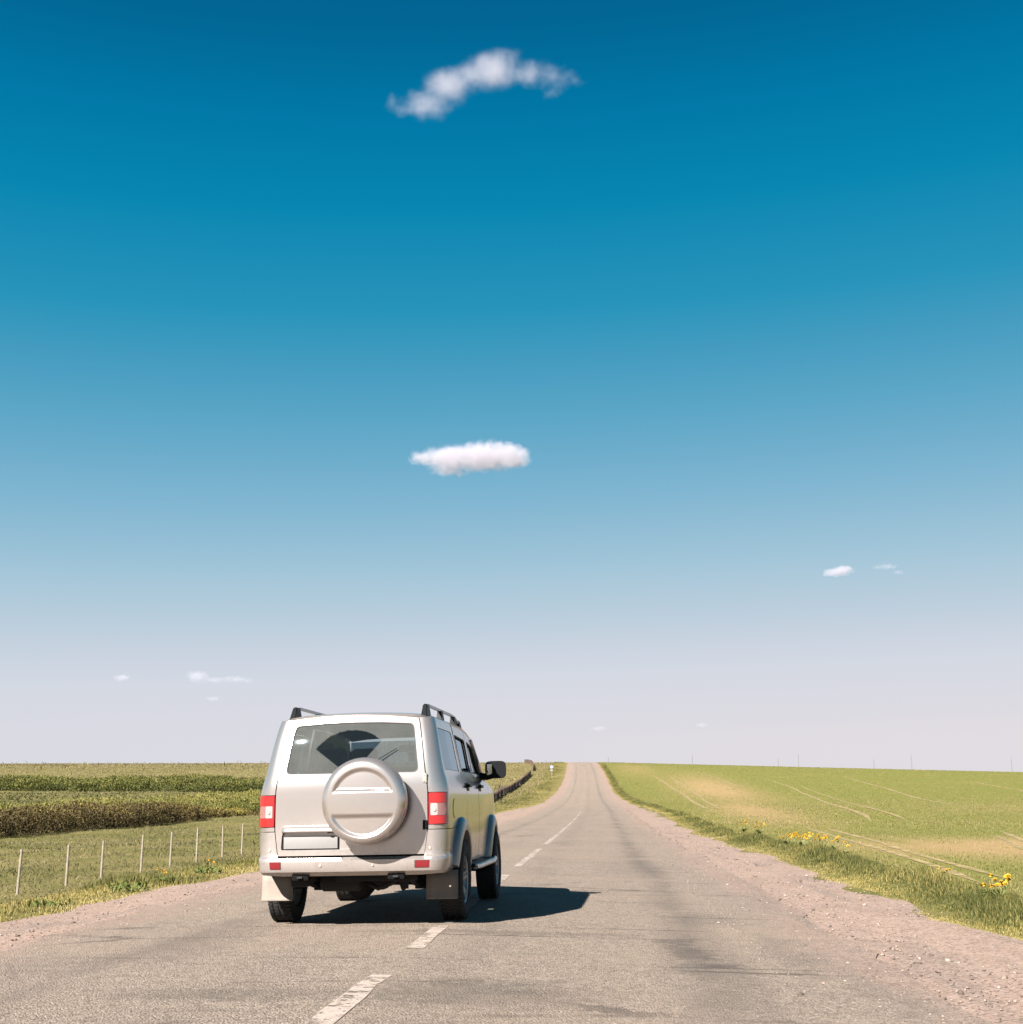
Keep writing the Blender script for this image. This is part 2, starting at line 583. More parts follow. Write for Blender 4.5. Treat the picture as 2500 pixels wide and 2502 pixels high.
def build_road():
    def on(u, Y):
        X = u + cx(Y)
        return X, Y, Pz(Y) - .02 * np.minimum(np.abs(u), 5.2)
    t = np.linspace(0, 1, 9)[None]
    gm = gravel_material()
    for nm, ed, sgn in (('left_shoulder', edge_l, -1), ('right_shoulder', edge_r, 1)):
        e = ed(ROAD_Y)[:, None]
        us = 2.6 * sgn + (e - 2.6 * sgn) * t

        def on2(u, Y):
            X, Y_, Z = on(u, Y)
            a = np.abs(u)
            bump = .05 * (vnoise(X / .9, Y / 1.4, 31) - .5) * sm(3.95, 4.6, a)
            return X, Y_, Z + .012 + bump
        if sgn < 0: us = us[:, ::-1]
        o = sheet(nm, us, ROAD_Y, on2, gm, 0)
        tag(o, kind='structure')
    am = asphalt_material()
    wob_l = -3.55 + .35 * (vnoise(ROAD_Y / 2.2, 0 * ROAD_Y, 41) - .5) + .2 * (vnoise(ROAD_Y / .6, 0 * ROAD_Y, 42) - .5)
    wob_r = 3.60 + .35 * (vnoise(ROAD_Y / 2.2, 0 * ROAD_Y, 43) - .5) + .2 * (vnoise(ROAD_Y / .6, 0 * ROAD_Y, 44) - .5)
    t = np.linspace(0, 1, 25)[None]
    us = wob_l[:, None] + (wob_r - wob_l)[:, None] * t
    road = sheet('road', us, ROAD_Y, on, am, .022)
    tag(road, kind='structure')
    return road


ROAD = build_road()


def road_z(u, Y):
    return Pz(Y) - .02 * np.abs(u) + .022


def build_markings():
    n = NT('marking_paint')
    pos = n.co('Object')
    v = n.voro(40, pos, out='Color'); f = n.noise(9, 5, .7); g = n.noise(60, 3, .6)
    c = n.mix(n.step(f, .3, .75), (.74, .66, .58), (.56, .48, .41))
    c = n.mix(n.math('MULTIPLY', n.step(g, .58, .72), .7), c, (.27, .235, .20))
    n.pr(col=n.tint(c, (.50, .475, .475)), rough=.8, spec=.2)
    wear = n.math('ADD', n.math('MULTIPLY', n.noise(7, 5, .7), .75), n.math('MULTIPLY', g, .35))
    tr = n.node('BsdfTransparent'); mx = n.node('MixShader')
    n.set(mx.inputs[0], n.step(wear, .56, .64))
    n.t.links.new(n.b.outputs[0], mx.inputs[1]); n.t.links.new(tr.outputs[0], mx.inputs[2])
    n.surface(mx.outputs[0])
    K_ = .85
    spans = [(-1.5, 9.0, .15), (10.6, 12.45, .15), (12.75, 20.8, .13), (23.4, 31.9, .15), (35.1, 44.8, .15), (46.6, 56.8, .14), (58.6, 68, .13), (71, 78.5, .13), (82, 88, .12), (91, 95, .14), (112, 114, .16), (138, 139.5, .16), (322, 326, .2)]
    for a, b, w in spans:
        m = max(4, int((b - a) / .25))
        Y = np.linspace(a, b, m)
        w *= K_
        wl = -w / 2 + .03 * (vnoise(Y / .5, Y * 0, 51) - .5) - .01
        wr = w / 2 + .03 * (vnoise(Y / .5, Y * 0, 52) - .5)
        us = np.stack([wl, wr], 1)

        def on(u, YY):
            return u + cx(YY), YY, Pz(YY) - .02 * np.abs(u)
        o = sheet('lane_dash', us, Y, on, n.m, .025)
        o.parent = ROAD


build_markings()


TRAM = []


def build_tramlines():
    """wheel tracks of the seed drill in the crop, bare pale soil"""
    n = NT('tramline_mat')
    f = n.noise(1.3, 5, .65); g = n.noise(14, 4, .6)
    n.pr(col=n.mix(g, (.36, .275, .15), (.27, .215, .105)), rough=.95, spec=.1)
    tr = n.node('BsdfTransparent'); mx = n.node('MixShader')
    n.set(mx.inputs[0], n.math('ADD', .10, n.math('MULTIPLY', n.step(n.math('ADD', n.math('MULTIPLY', f, .7), n.math('MULTIPLY', g, .35)), .46, .66), .80)))
    n.t.links.new(n.b.outputs[0], mx.inputs[1]); n.t.links.new(tr.outputs[0], mx.inputs[2])
    n.surface(mx.outputs[0])
    lines = [([(8.65, 107), (10.8, 160), (12.6, 219), (12.6, 270), (11.3, 320)], .55), ([(9.6, 107), (12.4, 160), (14.6, 210), (15.4, 270), (15.4, 320)], .45),
             ([(13.5, 68), (17.5, 91), (24.6, 146), (31, 205), (35.4, 267), (35.6, 310)], .55), ([(15.5, 68), (19.5, 91), (27.0, 146), (33.5, 205), (38.5, 267)], .35),
             ([(36, 135), (41.8, 177), (51.4, 247), (56.5, 320)], .6), ([(5.6, 20), (6.2, 24.7), (7.0, 33), (8.2, 49), (9.2, 62)], .22), ([(6.5, 22), (7.0, 27.8), (7.45, 33), (8.6, 44), (9.8, 60)], .2),
             ([(10.5, 30), (12.5, 40), (16, 55)], .25), ([(9.0, 27), (11, 36), (14.3, 50)], .25), ([(60, 170), (72, 235), (80, 300)], .6), ([(80, 200), (100, 260), (110, 310)], .6), ([(22, 62), (30, 92), (40, 130)], .4), ([(25, 240), (25.5, 290), (23, 340)], .45)]
    for pts, w in lines:
        p = np.array(pts, float)
        fx = pch(p[:, 1], p[:, 0]); TRAM.append((fx, p[0, 1], p[-1, 1], w))
        Y = np.linspace(p[0, 1], p[-1, 1], int(30 + (p[-1, 1] - p[0, 1]) / .8))
        tt = np.linspace(0, 1, len(Y))
        wv = w * .95 * (.5 + .9 * vnoise(Y / 2.5, Y * 0, 61)) * sm(0, .12, tt) * sm(1, .85, tt) + .01
        us = fx(Y)[:, None] + np.linspace(-.5, .5, 5)[None] * wv[:, None]

        def on(u, YY): return u, YY, Hf(u, YY)
        o = sheet('tramline', us, Y, on, n.m, .014 if p[-1, 1] < 70 else .03)
        o.parent = GROUND


build_tramlines()


# ------------------------------------------------------------------ vegetation
def leaf_material(name, stops, trans=.35):
    """colour from the per-leaf attribute 'rnd' (0..1), some light passes through"""
    n = NT(name)
    c = n.ramp(n.attr('rnd'), stops)
    n.pr(col=c, rough=.75, spec=.2)
    t = n.node('BsdfTranslucent'); n.set(t.inputs[0], n.tint(c, (ALB, ALB, ALB)))
    mx = n.node('MixShader'); mx.inputs[0].default_value = trans
    n.t.links.new(n.b.outputs[0], mx.inputs[1]); n.t.links.new(t.outputs[0], mx.inputs[2])
    n.surface(mx.outputs[0])
    return n.m


def blades(name, X, Y, Z, h, w, rnd, mat, lean=.45, kind='stuff', label=None, cat=None):
    """bent grass blades: base pair, middle pair, tip"""
    n = len(X)
    a = RNG.uniform(0, 2 * math.pi, n); ln = h * lean * RNG.uniform(.1, 1.2, n); b = RNG.uniform(0, 2 * math.pi, n)
    ca, sa = np.cos(a), np.sin(a); cb, sb = np.cos(b), np.sin(b)
    V = np.zeros((n, 5, 3))
    V[:, 0] = np.stack([X - ca * w / 2, Y - sa * w / 2, Z - .01], 1)
    V[:, 1] = np.stack([X + ca * w / 2, Y + sa * w / 2, Z - .01], 1)
    mx = X + cb * ln * .35; my = Y + sb * ln * .35; mz = Z + h * .6
    V[:, 2] = np.stack([mx + ca * w * .4, my + sa * w * .4, mz], 1)
    V[:, 3] = np.stack([mx - ca * w * .4, my - sa * w * .4, mz], 1)
    V[:, 4] = np.stack([X + cb * ln, Y + sb * ln, Z + h], 1)
    i = np.arange(n)[:, None] * 5
    F = np.concatenate([i + np.array([[0, 1, 2]]), i + np.array([[0, 2, 3]]), i + np.array([[3, 2, 4]])], 0)
    me = big_mesh(name, V.reshape(-1, 3), F)
    fattr(me, 'rnd', np.repeat(np.clip(rnd, 0, 1), 5))
    o = link(name, me, mat, None, False)
    return tag(o, label, cat, kind=kind)


def ysample(n, a, b, k=1.0):
    """stations along the road, denser near the camera"""
    t = RNG.uniform(0, 1, n)
    if abs(k - 1) < 1e-6: return a * (b / a) ** t
    e = 1 - k
    return (a ** e + t * (b ** e - a ** e)) ** (1 / e)


VERGE = leaf_material('verge_grass', [(0, (.060, .070, .018)), (.35, (.135, .132, .036)), (.62, (.235, .200, .066)), (.85, (.315, .255, .085)), (1, (.38, .31, .13))])
MEADOW = leaf_material('meadow_grass', [(0, (.040, .052, .014)), (.3, (.085, .090, .032)), (.6, (.150, .130, .060)), (1, (.27, .225, .125))])
CROP = leaf_material('crop_leaves', [(0, (0.112, 0.128, 0.037)), (.5, (0.194, 0.182, 0.060)), (.85, (0.276, 0.213, 0.101)), (1, (0.423, 0.240, 0.202))])
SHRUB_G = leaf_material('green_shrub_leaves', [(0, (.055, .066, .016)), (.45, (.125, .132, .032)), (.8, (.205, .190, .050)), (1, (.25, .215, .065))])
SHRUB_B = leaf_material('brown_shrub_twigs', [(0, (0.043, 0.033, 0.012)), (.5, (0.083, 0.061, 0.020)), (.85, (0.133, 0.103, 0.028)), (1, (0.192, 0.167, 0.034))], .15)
WEEDLEAF = leaf_material('weed_leaves', [(0, (.075, .100, .026)), (.6, (.130, .160, .040)), (1, (.19, .20, .055))])


def build_grass():
    # right verge
    n = 140000
    Y = ysample(n, 6.5, 390, 1.25)
    t = RNG.uniform(0, 1, n) ** 1.15
    wid = 1.7 + .5 * (vnoise(Y / 5, Y * 0, 71) - .5)
    u = edge_r(Y) - .12 + t * wid
    X = u + cx(Y); Z = Hf(X, Y)
    cl = vnoise(X / .35, Y / .35, 72); big = vnoise(X / 1.7, Y / 1.7, 73)
    h = (.025 + .135 * np.exp(-((t - .66) / .24) ** 2) * (.15 + 1.3 * big ** 1.5)) * RNG.uniform(.45, 1.25, n) * (.55 + .8 * cl)
    keep = (cl + .35 * RNG.uniform(-1, 1, n) > .25 - .2 * t)
    rnd = np.clip(.26 + .55 * (1 - sm(0, .45, t)) + .55 * (vnoise(X / .8, Y / 1.1, 74) - .5) + .30 * RNG.normal(size=n) * .8, 0, 1)
    w = .007 * (1 + Y / 25)
    k = keep
    blades('roadside_grass', X[k], Y[k], Z[k], h[k] * (1 + Y[k] / 300), w[k], rnd[k], VERGE, label='grass verge along the right gravel edge', cat='grass')
    # left verge, down the bank to the fence
    n = 80000
    Y = ysample(n, 11, 470, 1.15)
    t = RNG.uniform(0, 1, n) ** .8
    u = edge_l(Y) + .10 - t * (1.9 + 3.0 * sm(90, 140, Y))
    X = u + cx(Y); Z = Hf(X, Y)
    cl = vnoise(X / .4, Y / .4, 75); big = vnoise(X / 2.1, Y / 2.1, 76)
    h = (.020 + .075 * sm(.05, .6, t) * (.15 + big ** 2 * 1.5)) * RNG.uniform(.5, 1.3, n) * (.5 + .9 * cl)
    k = (cl + .4 * RNG.uniform(-1, 1, n) > .22)
    rnd = np.clip(.66 + .30 * (1 - sm(0, .3, t)) - .75 * (big - .35) + .22 * RNG.normal(size=n) * .7, 0, 1)
    blades('bank_grass', X[k], Y[k], Z[k], (h * (1 + Y / 250))[k], (.008 * (1 + Y / 28))[k], rnd[k], VERGE, label='short yellowish grass on the left bank', cat='grass')
    # meadow
    n = 110000
    Y = ysample(n, 15, 165, 1.1)
    u = -RNG.uniform(6.2, 6.2 + 14 + Y * .38, n)
    X = u + cx(Y); Z = Hf(X, Y)
    cl = vnoise(X / .8, Y / .8, 78); big = vnoise(X / 5, Y / 5, 79)
    h = (.025 + .05 * cl ** 2 + .05 * big ** 2) * RNG.uniform(.5, 1.3, n)
    k = cl + .5 * RNG.uniform(-1, 1, n) > .30
    rnd = np.clip(.55 - .75 * (big - .5) + .25 * RNG.normal(size=n) * .8, 0, 1)
    blades('meadow_grass', X[k], Y[k], Z[k], (h * (1 + Y / 160))[k], (.009 * (1 + Y / 30))[k], rnd[k], MEADOW, 2.2, label='pale grazed meadow behind the wire fence', cat='grass')
    # far meadow and the weeds on the skyline
    n = 75000
    Y = RNG.uniform(130, 500, n); a = RNG.uniform(-.50, .0, n)
    X = a * Y - 9; Z = Hf(X, Y)
    cl = vnoise(X / 3, Y / 6, 81); big = vnoise(X / 18, Y / 30, 82)
    h = (.06 + .16 * cl) * RNG.uniform(.4, 1.3, n)
    tall = RNG.uniform(0, 1, n) < .006 * (Y > 215)
    h = np.where(tall, RNG.uniform(.5, 1.5, n), h)
    k = (X - cx(Y) < -7.5)
    rnd = np.clip(.45 + .35 * sm(190, 260, Y) - .5 * (big - .5) + .2 * RNG.normal(size=n), 0, 1)
    blades('far_meadow_grass', X[k], Y[k], Z[k], h[k], (np.where(tall, .10, .09) * (1 + Y / 300))[k], rnd[k], MEADOW, 1.6, label='dry grass slope rising to the left skyline', cat='grass')
    # young crop
    n = 230000
    Y = ysample(n, 6.5, 470, 1.1)
    u = RNG.uniform(0, 1, n) ** 1.1 * (8 + Y * .42) + 6.55
    X = u + cx(Y)
    row = .24
    tdir = X - .06 * Y
    X = X - (tdir - np.round(tdir / row) * row) * .75
    Z = Hf(X, Y)
    d1 = np.exp(-(((X - 13) / 6.5) ** 2 + ((Y - 37) / 8.5) ** 2)) + np.exp(-(((X - 20) / 9) ** 2 + ((Y - 36) / 7) ** 2)) + np.exp(-(((X - 12 - .06 * (Y - 110)) / 3.2) ** 2 + ((Y - 110) / 45) ** 2))
    big = vnoise(X / 4, Y / 9, 85)
    k = RNG.uniform(0, 1, n) > np.clip(d1, 0, .9) * 1.0
    d2 = np.exp(-(((X - 19.5 - .02 * (Y - 235)) / 6.5) ** 2 + ((Y - 235) / 75) ** 2)) + .6 * np.exp(-(((X - 75) / 12) ** 2 + ((Y - 170) / 22) ** 2))
    k &= RNG.uniform(0, 1, n) > np.clip(d2, 0, .9)
    for fx, ya, yb, tw in TRAM:
        k &= ~((Y > ya) & (Y < yb) & (X - fx(Y) < tw * .35) & (X - fx(Y) > -tw * .4 - .16))
    h = (.035 + .035 * big) * RNG.uniform(.5, 1.3, n)
    rnd = np.clip(.30 + .35 * big + .22 * RNG.normal(size=n) * .7 + .35 * np.clip(d1, 0, 1), 0, 1)
    blades('young_crop', X[k], Y[k], Z[k], (h * (1 + Y / 300))[k], (.008 * (1 + Y / 26))[k], rnd[k], CROP, .8, label='young green cereal crop right of the road', cat='crop')


build_grass()


def leaf_cloud(name, P, size, rnd, mat, label, cat, up=.5):
    """small bent leaves (two triangles) spread through a volume"""
    n = len(P)
    d = RNG.normal(size=(n, 3)); d[:, 2] = np.abs(d[:, 2]) * up * 2; d /= np.linalg.norm(d, axis=1, keepdims=True)
    q = RNG.normal(size=(n, 3)); s = np.cross(d, q); s /= np.linalg.norm(s, axis=1, keepdims=True)
    L = size[:, None]
    V = np.stack([P - d * L * .5, P + s * L * .28, P + d * L * .5, P - s * L * .28], 1)
    F = np.arange(n)[:, None] * 4 + np.array([[0, 1, 2, 3]])
    me = big_mesh(name, V.reshape(-1, 3), F)
    fattr(me, 'rnd', np.repeat(np.clip(rnd, 0, 1), 4))
    o = link(name, me, mat, None, False)
    return tag(o, label, cat, kind='stuff')


def shrub_row(name, n, line, depth, hfun, size, mat, label, bias=0.0, rfun=None, up=.5):
    """line(t) -> X, Y along the row; hfun(t, d) -> top height above the ground"""
    t = RNG.uniform(0, 1, n); dd = RNG.uniform(-1, 1, n)
    X, Y, nx, ny = line(t)
    X = X + nx * dd * depth / 2; Y = Y + ny * dd * depth / 2
    # bushes: clumps with their own top
    top = hfun(X, Y, t) * (1 - .35 * np.abs(dd) ** 3)
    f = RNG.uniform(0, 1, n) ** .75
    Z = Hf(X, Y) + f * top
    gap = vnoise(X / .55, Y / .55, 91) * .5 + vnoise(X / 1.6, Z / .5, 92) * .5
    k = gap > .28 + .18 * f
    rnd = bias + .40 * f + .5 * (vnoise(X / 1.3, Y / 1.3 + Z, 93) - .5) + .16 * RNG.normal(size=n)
    if rfun is not None: rnd = rnd + rfun(X, Y, t)
    sz = size * RNG.uniform(.6, 1.5, n) * (Y / 90) ** .6
    return leaf_cloud(name, np.stack([X, Y, Z], 1)[k], sz[k], rnd[k], mat, label, 'shrubs', up)


def near_line(x0, x1, y0, y1):
    def f(t):
        Y = y0 * (y1 / y0) ** t
        X = x0 + (x1 - x0) * (Y - y0) / (y1 - y0) + 1.2 * (vnoise(Y / 9, Y * 0, 95) - .5)
        return X, Y, np.ones_like(t), np.zeros_like(t)
    return f


def far_line(x0, y0, x1, y1):
    def f(t):
        X = x0 + (x1 - x0) * t; Y = y0 + (y1 - y0) * t + 5 * (vnoise(X / 14, X * 0, 96) - .5)
        return X, Y, np.zeros_like(t), np.ones_like(t)
    return f


# brown shrub belt beside the meadow, then the green belt behind it, then the far belt
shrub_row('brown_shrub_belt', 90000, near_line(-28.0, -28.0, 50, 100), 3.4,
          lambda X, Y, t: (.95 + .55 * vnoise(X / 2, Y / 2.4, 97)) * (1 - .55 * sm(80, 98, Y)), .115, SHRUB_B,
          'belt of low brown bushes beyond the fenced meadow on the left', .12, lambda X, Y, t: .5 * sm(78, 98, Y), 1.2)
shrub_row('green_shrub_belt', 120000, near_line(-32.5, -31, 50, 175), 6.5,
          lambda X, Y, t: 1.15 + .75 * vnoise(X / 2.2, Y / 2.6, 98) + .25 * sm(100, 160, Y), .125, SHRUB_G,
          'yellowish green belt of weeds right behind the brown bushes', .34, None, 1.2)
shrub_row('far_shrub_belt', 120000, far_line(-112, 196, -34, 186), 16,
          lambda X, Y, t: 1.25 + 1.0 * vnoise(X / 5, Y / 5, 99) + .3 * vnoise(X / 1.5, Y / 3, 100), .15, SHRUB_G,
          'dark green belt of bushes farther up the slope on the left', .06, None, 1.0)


# ------------------------------------------------------------------ roadside plants
def leaf_mesh(L, W, curl):
    V = []; F = []
    for i, t in enumerate(np.linspace(0, 1, 5)):
        w = W * math.sin(math.pi * (.12 + .83 * t)) * .5
        y = L * t; z = curl * L * (t - 1.15 * t * t)
        V += [(-w, y, z + w * .35), (0, y, z), (w, y, z + w * .35)]
    for i in range(4):
        for j in range(2): F.append((i * 3 + j, i * 3 + j + 1, (i + 1) * 3 + j + 1, (i + 1) * 3 + j))
    return mesh_from('leaf', V, F)


LEAF_ME = leaf_mesh(.16, .04, .6); LEAF_ME.materials.append(WEEDLEAF); fattr(LEAF_ME, 'rnd', np.linspace(.3, .9, len(LEAF_ME.vertices)))
BROAD_ME = leaf_mesh(.17, .055, .9); BROAD_ME.materials.append(WEEDLEAF); fattr(BROAD_ME, 'rnd', np.linspace(.1, .8, len(BROAD_ME.vertices)))
PETAL = simple('dandelion_yellow', (.62, .36, .008), .7, var=.18, scale=120)
STEM = simple('plant_stem', (.16, .19, .05), .7)


def flower_mesh():
    b = MB()
    for ring, (r, z, k, tilt) in enumerate(((.024, .0, 14, .15), (.017, .005, 11, .45), (.010, .009, 7, .8))):
        for i in range(k):
            a = 2 * math.pi * i / k + ring * .3
            c = Vector((math.cos(a), math.sin(a), 0)); s = Vector((-math.sin(a), math.cos(a), 0))
            p = [c * r * .15 + Vector((0, 0, z - .004)), c * r * .8 + s * r * .22 + Vector((0, 0, z + r * tilt * .7)), c * r + Vector((0, 0, z + r * tilt)), c * r * .8 - s * r * .22 + Vector((0, 0, z + r * tilt * .7))]
            b.bm.faces.new([b.bm.verts.new(q) for q in p])
    b.lathe([(-.012, .0), (-.008, .008), (.0, .009)], 8, 'z')
    me = bpy.data.meshes.new('flower_head'); b.bm.to_mesh(me); b.bm.free(); me.materials.append(PETAL)
    return me


FLOWER_ME = flower_mesh()
b = MB(); b.tube([(0, 0, 0), (.004, .002, .5), (0, 0, 1)], [.0035, .003, .0028], 6)
STEM_ME = bpy.data.meshes.new('stem'); b.bm.to_mesh(STEM_ME); b.bm.free(); STEM_ME.materials.append(STEM)


def child(name, me, parent, loc, rot=(0, 0, 0), sc_=(1, 1, 1)):
    o = bpy.data.objects.new(name, me); COL.objects.link(o); o.parent = parent
    o.location = loc; o.rotation_euler = rot; o.scale = sc_
    return o


def dandelion(x, y, nf, label, spread=.10, size=1.0, leaves=10, group=None, name='dandelion_plant', broad=False, cat='flower'):
    root = empty(name, (x, y, float(Hf(x, y))))
    tag(root, label, cat, group)
    for i in range(leaves):
        a = 2 * math.pi * (i + random.uniform(-.3, .3)) / leaves
        s = random.uniform(.6, 1.15) * size
        ox, oy = (random.uniform(-.22, .22), random.uniform(-.3, .3)) if broad else (0, 0)
        child('leaf', BROAD_ME if broad else LEAF_ME, root, (ox, oy, .01), (random.uniform(.25, 1.2 if broad else .7), random.uniform(-.2, .2), a), (s, s, s))
    for i in range(nf):
        a = random.uniform(0, 6.28); r = spread * math.sqrt(random.uniform(.02, 1))
        h = random.uniform(.13, .24) * size
        px, py = r * math.cos(a), r * math.sin(a)
        child('stem', STEM_ME, root, (px * .3, py * .3, 0), (-py * .7 / h, px * .7 / h, 0), (1, 1, h))
        fs = random.uniform(1.05, 1.55) * (.7 + .3 * size)
        child('flower_head', FLOWER_ME, root, (px, py, h), (random.uniform(-.3, .1) + .45, random.uniform(-.4, .2), a), (fs, fs, fs))
    return root


G_R = 'dandelions on the right verge'
dandelion(4.62, 16.3, 15, 'largest yellow dandelion clump on the right verge, nearest the camera', .17, 1.25, 14, G_R)
dandelion(5.02, 15.9, 4, 'dandelion with a few blooms cut by the right picture edge', .08, 1.1, 9, G_R)
dandelion(4.95, 19.9, 4, 'small dandelion just behind the largest clump on the right verge', .10, 1.05, 9, G_R)
for i, (x, y, nf, lb) in enumerate(((4.72, 34.6, 7, 'leftmost plant of the long dandelion patch midway along the right verge'), (4.95, 34.0, 9, 'second plant from the left in the long dandelion patch on the right verge'), (5.20, 34.9, 10, 'densest yellow plant in the middle of the long dandelion patch'), (5.42, 34.2, 7, 'fourth plant from the left in the long dandelion patch on the right verge'), (5.70, 33.8, 5, 'rightmost plant of the long dandelion patch midway along the right verge'), (5.38, 51.5, 6, 'left plant of the farthest dandelion pair on the right verge'), (5.62, 48.6, 6, 'right plant of the farthest dandelion pair on the right verge'))):
    dandelion(x, y, nf + 6, lb, .26, 1.55 if y < 40 else 2.0, 10, G_R)
dandelion(5.25, 29.6, 2, 'leafy dandelion with hardly any blooms on the right verge', .12, 1.4, 14, G_R)
G_L = 'weeds on the left bank'
dandelion(-6.75, 20.4, 4, 'yellow flowering weed by the third post of the wire fence', .10, 1.1, 9, G_L)
dandelion(-6.95, 23.6, 2, 'single yellow bloom beside the dark green leafy clump on the left', .06, 1.2, 8, G_L)
dandelion(-6.85, 23.2, 0, 'round dark green leafy clump by the third and fourth fence posts', .1, .8, 40, G_L, 'leafy_weed', True, 'weed')
dandelion(-6.85, 19.2, 0, 'long dark green leafy clump at the foot of the second fence post', .1, .75, 40, G_L, 'leafy_weed', True, 'weed')
dandelion(-6.55, 18.3, 0, 'pale leafy clump between the first two fence posts', .1, .65, 30, G_L, 'leafy_weed', True, 'weed')
dandelion(-6.62, 15.9, 0, 'leafy clump at the foot of the first fence post on the left', .1, .65, 30, G_L, 'leafy_weed', True, 'weed')


# ------------------------------------------------------------------ loose stones on the shoulders
def stones():
    base = bmesh.new(); bmesh.ops.create_icosphere(base, subdivisions=1, radius=1)
    bv = np.array([v.co[:] for v in base.verts]); bf = np.array([[v.index for v in f.verts] for f in base.faces]); base.free()
    n = 7000
    Y = ysample(n, 5.5, 60, 1.5)
    right = RNG.uniform(0, 1, n) < .68
    u = np.where(right, RNG.uniform(2.6, 5.1, n), RNG.uniform(-4.7, -2.9, n))
    X = u + cx(Y); Z = Pz(Y) - .02 * np.abs(u) + .02
    s = .0055 * (1 + Y / 45) * RNG.lognormal(0, .40, n); big = RNG.uniform(0, 1, n) < .02; s = np.where(big, s * 1.9, s)
    sc3 = np.stack([s * RNG.uniform(.7, 1.4, n), s * RNG.uniform(.7, 1.4, n), s * RNG.uniform(.4, .8, n)], 1)
    jit = 1 + .28 * RNG.uniform(-1, 1, (n, len(bv), 1))
    V = bv[None] * jit * sc3[:, None] + np.stack([X, Y, Z], 1)[:, None]
    F = (bf[None] + (np.arange(n) * len(bv))[:, None, None]).reshape(-1, 3)
    me = big_mesh('loose_stones', V.reshape(-1, 3), F)
    fattr(me, 'rnd', np.repeat(np.clip(np.where(big, .1, RNG.uniform(0, 1, n)), 0, 1), len(bv)))
    m = NT('stone_mat'); m.pr(col=m.ramp(m.attr('rnd'), [(0, (.045, .034, .027)), (.3, (.15, .11, .088)), (.75, (.25, .19, .155)), (1, (.28, .23, .20))]), rough=.9)
    tag(link('loose_stones', me, m.m, None, False), 'loose gravel stones strewn over both road shoulders', 'gravel', kind='stuff')


stones()

# ------------------------------------------------------------------ wire fence on the left
POSTW = simple('weathered_post', (.21, .18, .14), .85, var=.35, scale=12, bump=.3)
WIRE = simple('fence_wire', (.22, .21, .20), .5, .6)
FENCE = empty('wire_fence', (-10.6, 23.3, float(Hf(-10.6, 23.3))))
tag(FENCE, 'wire fence on thin pale wooden posts along the left meadow', 'fence')
F0 = FENCE.location.copy()
tops = []
spacing = [23.9, 26.1, 28.2, 30.4, 32.6, 34.8, 37.1, 39.2, 41.4, 43.6, 45.8]
ptop = pch([20, 24, 32, 40, 60], [.27, .285, .37, .47, .55])
for i, y in enumerate([21.7] + spacing):
    x = -10.62 + random.uniform(-.05, .05)
    z = float(Hf(x, y)); zt_ = float(ptop(y)) + random.uniform(-.03, .03)
    b = MB(); lx, ly = random.uniform(-.025, .025), random.uniform(-.02, .02)
    b.tube([(x - F0.x, y - F0.y, z - .25 - F0.z), (x + lx * .5 - F0.x, y + ly * .5 - F0.y, (z + zt_) / 2 - F0.z), (x + lx - F0.x, y + ly - F0.y, zt_ - F0.z)], [.027, .025, .023], 8)
    b.done('fence_post', POSTW, FENCE)
    tops.append(Vector((x + lx, y + ly, zt_)) - F0)
for dz in (.06, .32, .58):
    pts = []
    for a, c in zip(tops, tops[1:]):
        for t in (0, .25, .5, .75): pts.append(a.lerp(c, t) + Vector((.03, 0, -dz - .02 * math.sin(math.pi * t))))
    b = MB(); b.tube(pts, .0022, 5); b.done('fence_wire', WIRE, FENCE)

# ------------------------------------------------------------------ brown board fence up the hill
BOARD = simple('dark_brown_board', (.060, .034, .024), .85, var=.35, scale=3)
BF = empty('board_fence', (-13.2, 150, float(Hf(-13.2, 150))))
tag(BF, 'dark brown board fence running up the hill left of the road', 'fence')
bx_ = pch([140, 154, 205, 275, 312, 345, 400, 470], [-12.6, -13.0, -15.0, -16.0, -16.5, -17.5, -21, -27])
B0 = BF.location
yy = 146.0; boards = MB(); k = 0
while yy < 470:
    x = float(bx_(yy)); z = float(Hf(x, yy))
    gapz = 312 < yy < 332
    if not gapz:
        b = MB(); hh = 1.15 + random.uniform(-.12, .25)
        b.box((x - B0.x, yy - B0.y, z + hh / 2 - B0.z), (.16, .16, hh)); b.done('fence_post', BOARD, BF, False)
        y2 = yy + .25
        while y2 < yy + 4.0:
            xx = float(bx_(y2)); zz = float(Hf(xx, y2)); h2 = .92 + .14 * random.uniform(-1, 1) + (.15 if y2 > 385 else 0)
            if random.random() > .10: boards.box((xx - B0.x, y2 - B0.y, zz + h2 / 2 - B0.z), (.05, .24, h2))
            y2 += .30
    yy += 4.1
o = boards.done('boards', BOARD, BF, False); tag(o, kind='stuff')
b = MB()
pts = []
for y in np.arange(146, 312, 8.0): x = float(bx_(y)); pts.append((x - B0.x + .06, y - B0.y, float(Hf(x, y)) + .62 - B0.z))
b.tube(pts, .04, 4); b.done('rail', BOARD, BF, False)

